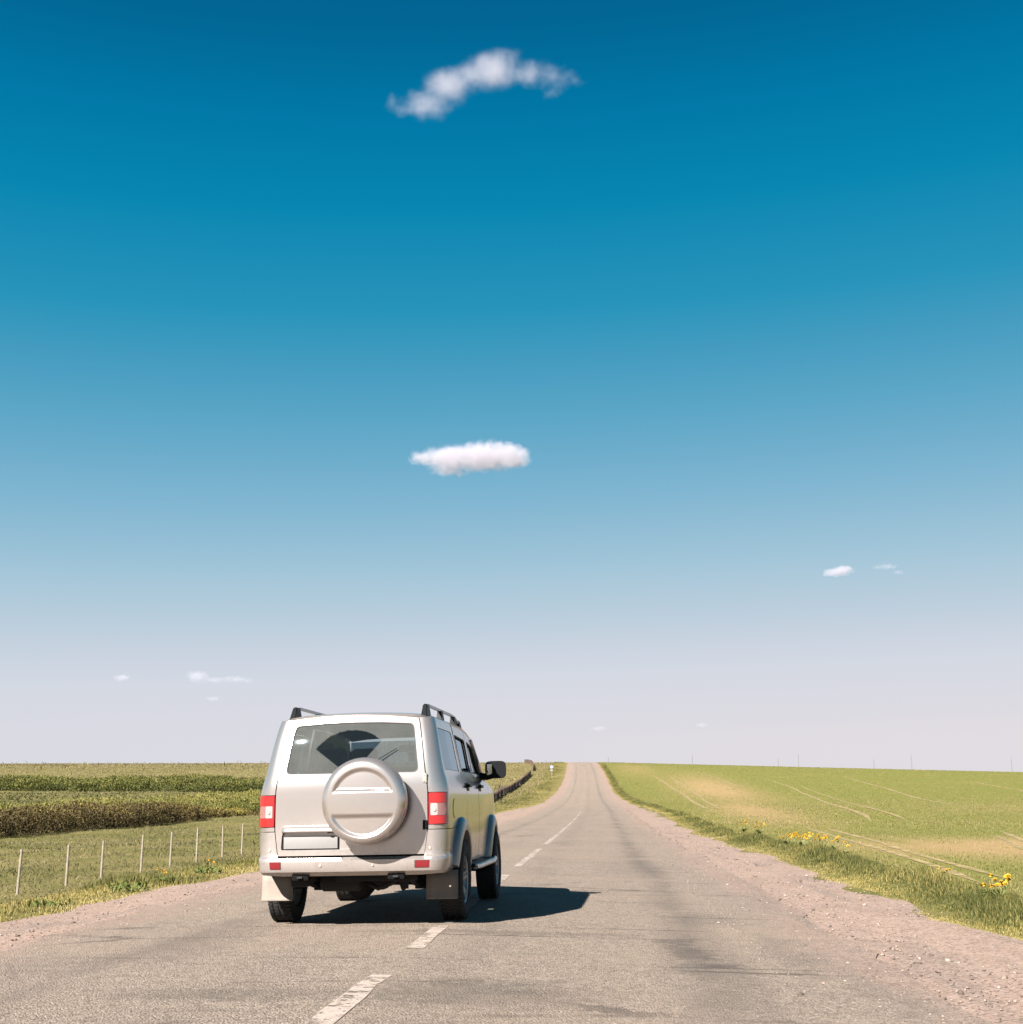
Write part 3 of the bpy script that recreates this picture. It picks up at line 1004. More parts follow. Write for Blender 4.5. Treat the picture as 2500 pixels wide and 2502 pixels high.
# ------------------------------------------------------------------ road sign and poles
SX, SY = -10.9, 294.0; sz = float(Hf(SX, SY))
SG = empty('road_sign', (SX, SY, sz)); tag(SG, 'small pale road sign on a white post left of the far road', 'sign')
SIGNW = simple('sign_white', (.20, .20, .20), .5, var=.06); SIGNB = simple('sign_blue', (.20, .23, .32), .5, var=.08)
b = MB(); b.tube([(0, 0, -.3), (0, 0, 2.9)], .045, 10); b.done('sign_post', SIGNW, SG)
b = MB(); b.lathe([(-.02, .0), (-.02, .38), (.02, .38), (.02, .0)], 32, 'y', (0, -.09, 2.45)); pl = b.done('sign_plate', SIGNW, SG)
b = MB(); b.lathe([(-.006, .0), (-.006, .31), (.006, .31), (.006, .0)], 32, 'y', (0, -.118, 2.45)); b.done('sign_face', SIGNB, pl)
b = MB(); b.box((0, -.09, 1.72), (.66, .03, .30), bevel=.02); b.done('sign_plate', SIGNW, SG)

POLE = simple('grey_pole_wood', (.14, .14, .145), .85, var=.2, scale=4)
INS = simple('insulator', (.65, .66, .66), .3)
labels = ['lone utility pole just right of where the road meets the skyline', 'faint utility pole second from the road on the right skyline', 'shorter pole, left one of the close pair on the right skyline', 'taller pole, right one of the close pair on the right skyline', 'short utility pole left of a tall one on the right skyline', 'tall utility pole second from the right picture edge', 'utility pole nearest the right picture edge on the skyline']
for (x, zt_), lb in zip(((3.3, 20.5), (42.2, 21.7), (81.5, 20.4), (90.8, 22.1), (125, 20.0), (142, 22.0), (186.8, 20.3)), labels):
    zg = float(Hf(x, 620))
    root = empty('utility_pole', (x, 620, zg)); tag(root, lb, 'pole', 'utility poles along the right skyline')
    H_ = zt_ - zg
    b = MB(); b.tube([(0, 0, -.4), (0, 0, H_)], [.21, .15], 10); b.done('pole', POLE, root)
    b = MB(); b.box((0, 0, H_ - .75), (.10, .95, .10)); arm = b.done('crossarm', POLE, root, False)
    for dy in (-.4, 0, .4):
        b = MB(); b.lathe([(0, .0), (0, .045), (.08, .06), (.13, .035), (.15, .0)], 10, 'z', (0, dy, H_ - .70)); b.done('insulator', INS, arm)

# ------------------------------------------------------------------ the off-road car
def paint_material():
    n = NT('champagne_paint')
    pos = n.co('Object'); x, y, z = n.xyz(pos)
    fl = n.noise(900, 2, .5)
    base = n.mix(fl, (.585, .532, .507), (.66, .605, .58))
    d1 = n.noise(2.2, 4, .55); d2 = n.noise(22, 5, .7)
    low = n.math('SUBTRACT', 1.0, n.step(z, .35, 1.15))
    dust = n.math('MULTIPLY', n.math('ADD', n.math('MULTIPLY', low, .42), .02), n.step(n.math('ADD', n.math('MULTIPLY', d1, .6), n.math('MULTIPLY', d2, .4)), .15, .85))
    c = n.mix(dust, base, (.150, .130, .112))
    n.pr(col=c, metal=n.math('MULTIPLY', n.math('SUBTRACT', 1.0, dust), .86), rough=n.math('ADD', .215, n.math('MULTIPLY', dust, .4)), coat=n.math('MULTIPLY', n.math('SUBTRACT', 1.0, dust), .35), coatr=.06)
    return n.m


def glass_material(name, tint, refl=1.0, film=None):
    n = NT(name)
    tr = n.node('BsdfTransparent'); tr.inputs[0].default_value = (*tint, 1)
    gl = n.node('BsdfGlossy'); gl.inputs['Roughness'].default_value = .015; gl.inputs['Color'].default_value = (.74, .90, 1.0, 1)
    fr = n.node('Fresnel'); fr.inputs[0].default_value = 1.5
    mx = n.node('MixShader'); n.set(mx.inputs[0], n.math('MULTIPLY', fr.outputs[0], refl, clamp=True))
    n.t.links.new(tr.outputs[0], mx.inputs[1]); n.t.links.new(gl.outputs[0], mx.inputs[2])
    last = mx.outputs[0]
    if film is not None:
        f, col = film(n)
        df = n.node('BsdfDiffuse'); n.set(df.inputs[0], col)
        m2 = n.node('MixShader'); n.set(m2.inputs[0], f)
        n.t.links.new(last, m2.inputs[1]); n.t.links.new(df.outputs[0], m2.inputs[2])
        last = m2.outputs[0]
    n.surface(last)
    return n.m


WIPER = Vector((-.01, .10, 1.355))


def rear_film(n):
    """road dust on the rear window, wiped clean in a fan round the wiper pivot"""
    x, y, z = n.xyz(n.co('Object'))
    dx = n.math('SUBTRACT', x, WIPER.x); dz = n.math('SUBTRACT', z, WIPER.z)
    r = n.math('SQRT', n.math('ADD', n.math('MULTIPLY', dx, dx), n.math('MULTIPLY', dz, dz)))
    ang = n.math('ARCTAN2', dz, dx)
    wob = n.math('MULTIPLY', n.math('SUBTRACT', n.noise(14, 4, .6), .5), .03)
    clean = n.math('MULTIPLY', n.math('SUBTRACT', 1.0, n.step(n.math('ADD', r, wob), .425, .435)), n.math('MULTIPLY', n.step(ang, .84, .87), n.math('SUBTRACT', 1.0, n.step(ang, 2.49, 2.51))))
    d = n.noise(6, 5, .65); streak = n.noise(3.0, 5, .7, vec=n.comb(n.math('MULTIPLY', x, 14), 0.0, n.math('MULTIPLY', z, 1.4)))
    f = n.math('ADD', .15, n.math('ADD', n.math('MULTIPLY', d, .14), n.math('MULTIPLY', n.step(streak, .5, .8), .06)))
    f = n.math('MULTIPLY', f, n.math('SUBTRACT', 1.0, n.math('MULTIPLY', clean, .93)))
    return f, (.12, .12, .115)


M = dict(
    paint=paint_material(),
    flare=simple('painted_plastic', (.34, .315, .30), .42, .25, var=.06, coat=.3),
    glass=glass_material('side_glass', (.50, .58, .60), 1.05),
    rear_glass=glass_material('rear_glass', (.70, .77, .77), .6, rear_film),
    wind=glass_material('windscreen_glass', (.90, .94, .94), .9),
    black=simple('black_plastic', (.008, .009, .010), .4, spec=.08),
    trim=simple('window_rubber', (.012, .012, .013), .7),
    rubber=simple('tyre_rubber', (.010, .010, .010), .9, scale=60, var=.3, bump=.2),
    alloy=simple('dusty_alloy', (.36, .36, .36), .45, .6, var=.25, scale=8),
    chrome=simple('satin_aluminium', (.42, .43, .44), .32, .9, var=.08),
    under=simple('underbody_dirt', (.008, .0075, .007), .9, var=.4, scale=9),
    flap=simple('dusty_mud_flap', (.20, .168, .143), .85, var=.3, scale=9),
    seat=simple('seat_cloth', (.020, .022, .024), .95, scale=200),
    lining=simple('roof_lining', (.07, .07, .069), .95),
    plate=simple('plate_white', (.195, .195, .195), .55, var=.06, spec=.2),
    hinge=simple('hinge_metal', (.38, .34, .30), .4, .4),
    mirror=simple('mirror_glass', (.55, .62, .62), .03, 1.0, var=.02),
    dark=simple('dark_gap', (.006, .006, .006), 1.0, spec=.1),
)


def lens_material(name, col, deep, scale=90, emis=0):
    n = NT(name)
    x, y, z = n.xyz(n.co('Object'))
    w = n.node('TexWave', wave_type='BANDS', bands_direction='Z'); n.set(w.inputs[0], n.co('Object')); w.inputs['Scale'].default_value = scale
    c = n.mix(n.math('MULTIPLY', w.outputs[1], .5), col, deep)
    n.pr(col=c, rough=.12, coat=1.0, coatr=.03, sub=0.0)
    n.bump(w.outputs[1], .15, .002)
    return n.m


M['red'] = lens_material('red_lens', (.36, .013, .012), (.22, .006, .008))
M['reflector'] = lens_material('red_reflector', (.17, .006, .011), (.11, .004, .007), 300)
M['clear'] = lens_material('clear_lens', (.32, .29, .285), (.22, .19, .185), 60)
M['lamp_dark'] = lens_material('smoked_lens', (.26, .13, .12), (.09, .03, .03), 130)

# plan shape of the body at each height
wz = pch([.30, .45, .60, .90, 1.20, 1.28, 1.38, 1.45, 1.80, 1.88, 1.96], [.842, .864, .882, .895, .892, .878, .848, .833, .764, .744, .69])
rcz = pch([.3, 1.2, 1.4, 1.96], [.15, .145, .125, .10])
yrz = pch([.3, .7, 1.25, 1.40, 1.70, 1.96], [.085, .075, .08, .10, .175, .27])
tapf = pch([-1, 2.6, 3.4, 4.2, 4.7], [1, 1, .985, .95, .90])


def plan(p, z):
    """body skin: p = 0 at the middle of the tail, |p| 1..2 the rear corner, 2.3.. along the side (y = |p| - 1.75)"""
    p = np.asarray(p, float); z = np.asarray(z, float)
    sg = np.where(p < 0, -1., 1.); q = np.abs(p)
    w = wz(z); rc = rcz(z); yr = yrz(z); a = w - rc
    bul = .03
    xr = a * np.minimum(q, 1); yrr = yr - bul * (1 - np.minimum(q, 1) ** 2)
    th = np.clip(q - 1, 0, 1) * math.pi / 2
    xc = a + rc * np.sin(th); yc = yr + rc * (1 - np.cos(th))
    y0 = yr + rc
    t = np.clip((q - 2) / .3, 0, 1)
    ys = np.where(q < 2.3, y0 + t * (.55 - y0), q - 1.75)
    xs = w * tapf(ys)
    xs = xs * (1 - .022 * np.clip(ys - .8, 0, 3) * np.clip((z - 1.25) / .2, 0, 1))
    x = np.where(q <= 1, xr, np.where(q <= 2, xc, xs))
    y = np.where(q <= 1, yrr, np.where(q <= 2, yc, ys))
    return sg * x, y, z + 0 * x


def skin(p, z, off=0.0):
    x, y, z = plan(p, z)
    e = 1e-3
    xp, yp, zp = plan(p + e, z); xm, ym, zm = plan(p - e, z)
    xq, yq, zq = plan(p, z + e); xn, yn, zn = plan(p, z - e)
    A = np.stack([xp - xm, yp - ym, zp - zm], -1); B = np.stack([xq - xn, yq - yn, zq - zn], -1)
    N = np.cross(A, B); N /= np.linalg.norm(N, axis=-1, keepdims=True) + 1e-12
    Pn = np.stack([x, y, z], -1)
    return Pn + N * np.asarray(off)[..., None], N


def pstretch(p):
    q = np.abs(p); s = np.where(q < 1, q * .74, np.where(q < 2, .74 + (q - 1) * .22, .96 + (q - 2)))
    return np.sign(p) * s


def punstretch(s):
    a = np.abs(s); q = np.where(a < .74, a / .74, np.where(a < .96, 1 + (a - .74) / .22, 2 + a - .96))
    return np.sign(s) * q


def rounded(poly, rads, n=5):
    """round the corners of a polygon; rads: one radius or one for each corner"""
    k = len(poly)
    rads = rads if isinstance(rads, (list, tuple)) else [rads] * k
    out = []
    for i in range(k):
        P = np.array(poly[i], float); A = np.array(poly[i - 1], float); B = np.array(poly[(i + 1) % k], float)
        r = rads[i]
        if r <= 0:
            out.append(P); continue
        da = A - P; db = B - P
        la = np.linalg.norm(da); lb = np.linalg.norm(db)
        d = min(r, la * .45, lb * .45)
        a = P + da / la * d; b = P + db / lb * d
        for t in np.linspace(0, 1, n):
            out.append((1 - t) ** 2 * a + 2 * t * (1 - t) * P + t * t * b)
    return np.array(out)


def inside(poly, pts):
    x, y = pts[:, 0], pts[:, 1]; c = np.zeros(len(pts), bool)
    n = len(poly); j = n - 1
    for i in range(n):
        xi, yi = poly[i]; xj, yj = poly[j]
        if yi != yj:
            c ^= ((yi > y) != (yj > y)) & (x < (xj - xi) * (y - yi) / (yj - yi) + xi)
        j = i
    return c


def resample(poly, d):
    out = []
    for i in range(len(poly)):
        a = poly[i]; b = poly[(i + 1) % len(poly)]
        m = max(1, int(math.ceil(np.linalg.norm(b - a) / d)))
        for k in range(m): out.append(a + (b - a) * k / m)
    return np.array(out)


def patch(name, outline, fn, mat, parent, holes=(), thick=.03, step=.05, off=0.0, sharp=40):
    """a curved panel: outline and holes in the flat (a, b) plane, fn(ab, off) -> points and normals"""
    loops = [resample(np.array(outline, float), step)] + [resample(np.array(h, float), step) for h in holes]
    pts = np.concatenate(loops)
    lo = pts.min(0); hi = pts.max(0)
    gx, gy = np.meshgrid(np.arange(lo[0] + step / 2, hi[0], step), np.arange(lo[1] + step / 2, hi[1], step))
    G = np.stack([gx.ravel(), gy.ravel()], 1)

    def ok(q):
        m = inside(loops[0], q)
        for h in loops[1:]: m &= ~inside(h, q)
        return m
    G = G[ok(G)] if len(G) else G
    if len(G):
        dm = np.full(len(G), 9.)
        for q in pts: dm = np.minimum(dm, ((G - q) ** 2).sum(1))
        G = G[dm > (step * .45) ** 2]
    allp = np.concatenate([pts, G]) if len(G) else pts
    edges = []; s = 0
    for L in loops:
        edges += [(s + i, s + (i + 1) % len(L)) for i in range(len(L))]; s += len(L)
    vo, eo, fo, *_ = geometry.delaunay_2d_cdt([Vector(p) for p in allp], edges, [], 0, 1e-6)
    V2 = np.array([[v.x, v.y] for v in vo]); F = np.array([tuple(f) for f in fo])
    cen = V2[F].mean(1); F = F[ok(cen)]
    top, _ = fn(V2, off); bot, _ = fn(V2, off - thick)
    n = len(V2)
    faces = [tuple(f) for f in F] + [tuple(f[::-1] + n) for f in F]
    cnt = {}
    for f in F:
        for a, b in ((f[0], f[1]), (f[1], f[2]), (f[2], f[0])): cnt[(a, b)] = 1
    for a, b in list(cnt):
        if (b, a) not in cnt: faces.append((b, a, a + n, b + n))
    me = mesh_from(name, np.concatenate([top, bot]), faces)
    return link(name, me, mat, parent, True, sharp)


def skin_fn(offs=None):
    def fn(ab, off):
        p = punstretch(ab[:, 0]); z = ab[:, 1]
        o = off + (offs(p, z) if offs else 0) + 0 * z
        return skin(p, z, o)
    return fn


def S(pts):
    """outline given as (p, z) -> stretched plane"""
    a = np.array(pts, float).copy(); a[:, 0] = pstretch(a[:, 0]); return a


def Yp(y): return y + 1.75   # side position -> p (right side)


CAR = empty('off_road_car', (-2.288, 12.15, float(road_z(-.83, 12.15)) + .004), (0, R(-1.15), R(-1.9)))
tag(CAR, 'silver beige off-road car with a round spare wheel cover driving away on the road', 'car')
ROOF_E = 1.892


def arc_pts(cy, cz, r, a0, a1, n=14):
    return [(cy + r * math.cos(R(a)), cz + r * math.sin(R(a))) for a in np.linspace(a0, a1, n)]


AX_R, AX_F, AXZ = .99, 3.75, .375


def both(fn):
    for s in (1, -1): fn(s)


def flipS(pts, s):
    a = np.array(pts, float).copy(); a[:, 0] *= s
    if s < 0: a = a[::-1]
    return a


def zt(y):   # height of the gutter along the roof side
    return ROOF_E - .0 * y - .085 * np.clip((y - 2.0) / 1.05, 0, 1.3) ** 2


def body_sides(s):
    # rear quarter
    arch = [(Yp(y), z) for y, z in arc_pts(AX_R, AXZ + .02, .455, 92, 14, 16)]
    arch_r = [(Yp(y), z) for y, z in arc_pts(AX_R, AXZ + .02, .455, 116, 92, 5)][:-1]
    out = [(.965, .868), (.965, .905), (1.80, .905), (1.80, 1.198), (.965, 1.198), (.965, 1.894), (1.3, ROOF_E), (2.0, ROOF_E)]
    out += [(Yp(y), float(zt(y))) for y in (.8, 1.1, 1.40)]
    out += [(Yp(1.455), 1.40), (Yp(1.46), 1.0), (Yp(1.455), .60)]
    out += [(Yp(1.44), .50)] + arch[::-1][1:] + arch_r[::-1] + [(Yp(.70), .868)]
    win = rounded(S([(2.06, 1.405), (Yp(1.335), 1.405), (Yp(1.285), 1.80), (2.03, 1.80)]), [.05, .04, .05, .05])
    o = flipS(S(out), s)
    patch('rear_quarter_panel', o, skin_fn(), M['paint'], CAR, holes=[flipS(win, s)], thick=.035)
    g = patch('quarter_window', flipS(rounded(S([(2.065, 1.41), (Yp(1.33), 1.41), (Yp(1.28), 1.795), (2.035, 1.795)]), [.05, .04, .05, .05]), s), skin_fn(), M['glass'], CAR, thick=.006, off=-.004, step=.08)
    # doors
    gap = .006
    for nm, y0, y1, wy in (('rear_door', 1.463, 2.43, (1.555, 2.345)), ('front_door', 2.438, 3.52, (2.535, 3.36))):
        a = y0 + gap
        if nm == 'rear_door':
            out = [(Yp(a), .515), (Yp(y1 - gap), .50)] + [(Yp(y), float(zt(y)) - .012) for y in (y1 - gap, 2.0, a)]
            hole = rounded(S([(Yp(wy[0]), 1.415), (Yp(wy[1]), 1.415), (Yp(wy[1] - .01), 1.765), (Yp(wy[0] - .035), 1.785)]), [.03, .03, .05, .05])
            gl = [(Yp(wy[0] - .01), 1.40), (Yp(wy[1] + .01), 1.40), (Yp(wy[1]), 1.775), (Yp(wy[0] - .045), 1.795)]
        else:
            out = [(Yp(a), .50), (Yp(3.28), .50), (Yp(3.42), .60), (Yp(y1), .9), (Yp(y1), 1.36), (Yp(3.06), float(zt(3.06)) - .012), (Yp(2.7), float(zt(2.7)) - .012), (Yp(a), float(zt(2.44)) - .012)]
            hole = rounded(S([(Yp(wy[0]), 1.415), (Yp(wy[1]), 1.40), (Yp(2.99), 1.715), (Yp(wy[0]), 1.76)]), [.03, .02, .03, .05])
            gl = [(Yp(wy[0] - .01), 1.40), (Yp(wy[1] + .02), 1.39), (Yp(2.995), 1.725), (Yp(wy[0] - .01), 1.77)]
        d = patch(nm, flipS(S(out), s), skin_fn(), M['paint'], CAR, holes=[flipS(hole, s)], thick=.04)
        patch('door_window', flipS(S(gl), s), skin_fn(), M['glass'], d, thick=.005, off=-.016, step=.1)
        # rubber frame round the glass
        inner = np.array(hole); c = inner.mean(0)
        ring_in = c + (inner - c) * np.array([.955, .93])
        patch('window_trim', flipS(c + (inner - c) * 1.012, s), skin_fn(), M['trim'], d, holes=[flipS(ring_in, s)], thick=.012, off=.002, step=.06)
        # handle
        hy = y0 + .12 if nm == 'rear_door' else y0 + .14
        b = MB()
        P, N = skin(np.array([s * Yp(hy)]), np.array([1.255]), 0.0); P = Vector(P[0]); N = Vector(N[0])
        b.box(P + N * .004, (.012, .17, .085), bevel=.004)
        b.box(P + N * .028 + Vector((0, 0, .004)), (.022, .19, .030), bevel=.008)
        b.box(P + N * .016 + Vector((0, .08, .004)), (.03, .02, .026), bevel=.004)
        b.box(P + N * .016 + Vector((0, -.08, .004)), (.03, .02, .026), bevel=.004)
        b.done('door_handle', M['black'], d)
    # front wing
    arch = [(Yp(y), z) for y, z in arc_pts(AX_F, AXZ + .02, .455, 163, 14, 20)]
    out = [(Yp(3.293), .505)] + arch + [(Yp(4.30), .50), (Yp(4.52), .55), (Yp(4.55), 1.05), (Yp(4.40), 1.20), (Yp(3.60), 1.345), (Yp(3.53), 1.352), (Yp(3.53), .9), (Yp(3.432), .595)]
    out = [q for q in out if not (q[1] < .48)]
    patch('front_wing', flipS(S(out), s), skin_fn(), M['paint'], CAR, thick=.03)
    # wheel arch flares
    for cy, a0, a1 in ((AX_R, 2, 166), (AX_F, 2, 172)):
        prof = [(.575, .000), (.572, .020), (.55, .045), (.50, .060), (.462, .062), (.448, .055), (.445, -.06)]
        V = []; F = []
        A = np.linspace(a0, a1, 30)
        for a in A:
            for r, o in prof:
                y = cy + r * math.cos(R(a)); z = AXZ + .02 + r * math.sin(R(a)) * .985
                x = float(wz(max(z, .45)) * tapf(y)) + o
                V.append((s * x, y, z))
        k = len(prof)
        for i in range(len(A) - 1):
            for j in range(k - 1):
                f = (i * k + j, i * k + j + 1, (i + 1) * k + j + 1, (i + 1) * k + j)
                F.append(f if s > 0 else f[::-1])
        n0 = len(V)
        V += [(x - s * .02, y, z) for x, y, z in V]
        F += [tuple(q + n0 for q in f[::-1]) for f in F]
        link('wheel_arch_flare', mesh_from('wheel_arch_flare', V, F), M['flare'], CAR, True, 45)
    # dark wheel wells
    for cy in (AX_R, AX_F):
        b = MB(); b.lathe([(.56, .10), (.56, .462), (.845, .462)], 28, 'x', (0, cy, AXZ + .02), (R(-8), R(188)))
        o = b.done('wheel_well', M['dark'], CAR)
        if s < 0: o.scale.x = -1
    # step board
    b = MB()
    b.box((s * .885, 2.36, .475), (.17, 1.80, .035), bevel=.014)
    b.box((s * .80, 2.36, .50), (.05, 1.95, .10), bevel=.01)
    o = b.done('running_board', M['black'], CAR)
    b = MB(); b.tube([(s * .965, 1.50, .462), (s * .972, 1.75, .455), (s * .972, 3.05, .455), (s * .965, 3.25, .475)], .028, 10)
    b.done('step_edge', M['paint'], o)
    # sill
    b = MB(); b.box((s * .815, 2.36, .455), (.07, 1.9, .10), bevel=.01); b.done('sill', M['under'], CAR)


both(body_sides)
ff = [(2.30 + .085 * math.cos(a), 1.045 + .085 * math.sin(a)) for a in np.linspace(0, 2 * math.pi, 24, endpoint=False)]
patch('fuel_flap_gap', S([(2.30 + (p - 2.30) * 1.07, 1.045 + (z - 1.045) * 1.07) for p, z in ff]), skin_fn(), M['dark'], CAR, thick=.004, off=.0015, step=.05)
patch('fuel_flap', S(ff), skin_fn(), M['paint'], CAR, thick=.004, off=.004, step=.05)


# roof
def roof_z(x, y):
    t = np.abs(x) / .733
    z = 1.970 - .034 * t ** 2 - .042 * t ** 12
    z = z - .030 * np.clip((.62 - y) / .37, 0, 1) ** 2
    return z - (.085) * np.clip((y - 2.0) / 1.05, 0, 1.3) ** 2


def roof_fn(ab, off):
    z = roof_z(ab[:, 0], ab[:, 1]); e = 1e-3
    gx = (roof_z(ab[:, 0] + e, ab[:, 1]) - roof_z(ab[:, 0] - e, ab[:, 1])) / (2 * e)
    gy = (roof_z(ab[:, 0], ab[:, 1] + e) - roof_z(ab[:, 0], ab[:, 1] - e)) / (2 * e)
    N = np.stack([-gx, -gy, np.ones_like(z)], -1); N /= np.linalg.norm(N, axis=1, keepdims=True)
    return np.stack([ab[:, 0], ab[:, 1], z], -1) + N * off, N


def rear_y(x): return .262 + .03 * (np.abs(x) / .733) ** 2 + .10 * (np.abs(x) / .733) ** 14


rx = np.linspace(-.728, .728, 31)
out = [(x, float(rear_y(x))) for x in rx] + [(.728, 2.0), (.722, 3.02), (.40, 3.06), (0, 3.08), (-.40, 3.06), (-.722, 3.02), (-.728, 2.0)]
ROOF = patch('roof', out, roof_fn, M['paint'], CAR, thick=.025, step=.06)
patch('roof_lining', [(x * .93, y) for x, y in ((-.70, .42), (.70, .42), (.70, 2.95), (-.70, 2.95))], roof_fn, M['lining'], CAR, thick=.01, off=-.05, step=.2)

# tailgate
lo_off = None
TG = [(-.925, .648), (.925, .648), (.952, .88), (.952, 1.3), (.952, 1.890)] + [(x, 1.890 + .034 * (1 - (x / .952) ** 2)) for x in np.linspace(.85, -.85, 13)] + [(-.952, 1.890), (-.952, 1.3), (-.952, .88)]
win = rounded(S([(-.875, 1.380), (.875, 1.380), (.872, 1.838), (.42, 1.856), (0, 1.862), (-.42, 1.856), (-.872, 1.838)]), [.06, .06, .05, 0, 0, 0, .05])
niche = rounded(S([(-.885, .70), (.02, .70), (-.09, .868), (-.86, .868)]), [.02, .02, .03, .04])
TAIL = patch('tailgate', S(TG), skin_fn(), M['paint'], CAR, holes=[win, niche], thick=.035, step=.045)
tag(TAIL, 'dusty tailgate with side hinges')
patch('plate_recess', rounded(S([(-.90, .69), (.04, .69), (-.06, .878), (-.88, .878)]), .02), skin_fn(), M['paint'], TAIL, thick=.01, off=-.034, step=.08)
RW = patch('rear_window', rounded(S([(-.870, 1.383), (.870, 1.383), (.868, 1.834), (.42, 1.852), (0, 1.858), (-.42, 1.852), (-.868, 1.834)]), [.06, .06, .05, 0, 0, 0, .05]), skin_fn(), M['rear_glass'], TAIL, thick=.005, off=-.008, step=.06)
wi = np.array(win); wc = wi.mean(0)
patch('window_seal', wc + (wi - wc) * 1.003, skin_fn(), M['trim'], TAIL, holes=[wc + (wi - wc) * np.array([.984, .965])], thick=.012, off=-.003, step=.06)
# wiper
b = MB()
p0 = skin(np.array([.02 / .74]), np.array([1.36]), .035)[0][0]; p1 = skin(np.array([.435 / .715]), np.array([1.60]), .012)[0][0]
b.tube([p0, p0 * .6 + p1 * .4 + np.array([0, -.012, 0]), p1], [.008, .006, .004], 8)
b.tube([skin(np.array([.02 / .74]), np.array([1.36]), -.01)[0][0], p0 + np.array([0, -.01, 0])], .014, 10)
b.done('wiper', M['black'], TAIL)
# number plate with its frame, blank in the picture
def flat_on(x, z, off=0.0):
    a = float(wz(z) - rcz(z)); P, N = skin(np.array([x / a]), np.array([z]), off)
    return Vector(P[0])


b = MB(); pc = flat_on(-.375, .762, -.018)
b.box(pc, (.525, .012, .122), bevel=.004); fr_ = b.done('plate_frame', M['black'], TAIL)
b = MB(); b.box(pc + Vector((0, -.008, .002)), (.505, .006, .106), bevel=.002)
tag(b.done('licence_plate', M['plate'], TAIL), 'blank white licence plate')
# grip bar above the plate
V = []; F = []
xs_ = np.linspace(-.655, -.115, 22)
prof = [(.918, .002), (.912, .018), (.895, .038), (.872, .050), (.860, .046), (.857, .0)]
for x in xs_:
    e = min(1, (x + .655) / .05, 1)
    k = math.sqrt(max(0, 1 - (1 - e) ** 2)) if e < 1 else 1
    for z, o in prof:
        P = flat_on(x, .86 + (z - .86) * (.55 + .45 * k), o * k)
        V.append(P)
k = len(prof)
for i in range(len(xs_) - 1):
    for j in range(k - 1): F.append((i * k + j, i * k + j + 1, (i + 1) * k + j + 1, (i + 1) * k + j))
link('plate_garnish', mesh_from('plate_garnish', V, F), M['paint'], TAIL, True, 50)
b = MB(); b.box(flat_on(-.19, .855, .03), (.03, .02, .018), bevel=.003); b.done('tailgate_latch', M['black'], TAIL)
# hinges
for z in (1.325, .905):
    b = MB(); c = flat_on(.685, z, .006)
    b.box(c, (.032, .014, .085), bevel=.004)
    b.tube([c + Vector((.016, -.006, -.042)), c + Vector((.016, -.006, .042))], .010, 10)
    for dz in (-.026, .026): b.tube([c + Vector((-.004, -.004, dz)), c + Vector((-.004, -.013, dz))], .006, 8)
    b.done('hinge', M['hinge'] if z > 1 else M['black'], TAIL)

# spare wheel under its cover
SPX, SPZ, SPR = .178, 1.128, .388


def spare():
    root = CAR
    nr, na = 70, 144
    rr = np.linspace(0, 1, nr) ** .85
    V = []; F = []
    yface = -.285; ed = .075
    for r in rr:
        for k in range(na):
            t = 2 * math.pi * k / na
            V.append((r, t))
    V = np.array(V); rad = V[:, 0] * SPR
    # face profile: shallow dome with a rounded rim
    dome = .022 * (V[:, 0]) ** 2
    e = np.clip((rad - (SPR - ed)) / ed, 0, 1)
    rim = ed * (1 - np.sqrt(np.clip(1 - e ** 2, 0, 1)))
    x = rad * np.cos(V[:, 1]); z = rad * np.sin(V[:, 1])
    R1 = SPR

    def seg(dist_arc, dist_line, d=.026, wd=.040):
        sd = np.minimum(dist_arc, dist_line)          # > 0 inside the recess
        return d * sm(0, wd, sd)
    up = seg(.765 * R1 - rad, z - .19 * R1)
    dn = seg(.845 * R1 - rad, -.285 * R1 - z)
    # keep the straight edges inside the side ends
    up *= sm(.75 * R1, .66 * R1, np.abs(x)); dn *= sm(.76 * R1, .67 * R1, np.abs(x))
    step_ring = -.010 * (1 - sm(.86 * R1, .90 * R1, rad)) * 0
    y = yface + dome + rim + up + dn + step_ring
    P = np.stack([SPX + x, y, SPZ + z], 1)
    for i in range(nr - 1):
        for k in range(na):
            a = i * na + k; b_ = i * na + (k + 1) % na
            F.append((a, b_, b_ + na, a + na))
    n0 = len(P)
    side = [(SPR, yface + ed + .022), (SPR * 1.0, -.12), (SPR * .985, -.095), (SPR * .93, -.09)]
    rows = [list(range((nr - 1) * na, nr * na))]
    P = list(map(tuple, P))
    for r, yy in side[1:]:
        row = []
        for k in range(na):
            t = 2 * math.pi * k / na
            row.append(len(P)); P.append((SPX + r * math.cos(t), yy, SPZ + r * math.sin(t)))
        rows.append(row)
    for A, B in zip(rows, rows[1:]):
        for k in range(na): F.append((A[k], A[(k + 1) % na], B[(k + 1) % na], B[k]))
    me = mesh_from('spare_wheel_cover', P, F)
    bm = bmesh.new(); bm.from_mesh(me); bmesh.ops.remove_doubles(bm, verts=bm.verts, dist=1e-6); bmesh.ops.recalc_face_normals(bm, faces=bm.faces); bm.to_mesh(me); bm.free()
    o = link('spare_wheel_cover', me, M['paint'], root, True, 60)
    tag(o, 'round moulded cover with two half-moon recesses')
    b = MB(); b.lathe([(-.10, .20), (-.12, .34), (-.10, .362), (-.02, .362), (.0, .34), (.0, .20)], 60, 'y', (SPX, 0, SPZ))
    b.done('spare_tyre', M['rubber'], o)
    b = MB(); b.box((SPX, .03, SPZ), (.20, .16, .20), bevel=.01); b.done('spare_bracket', M['under'], o)


spare()

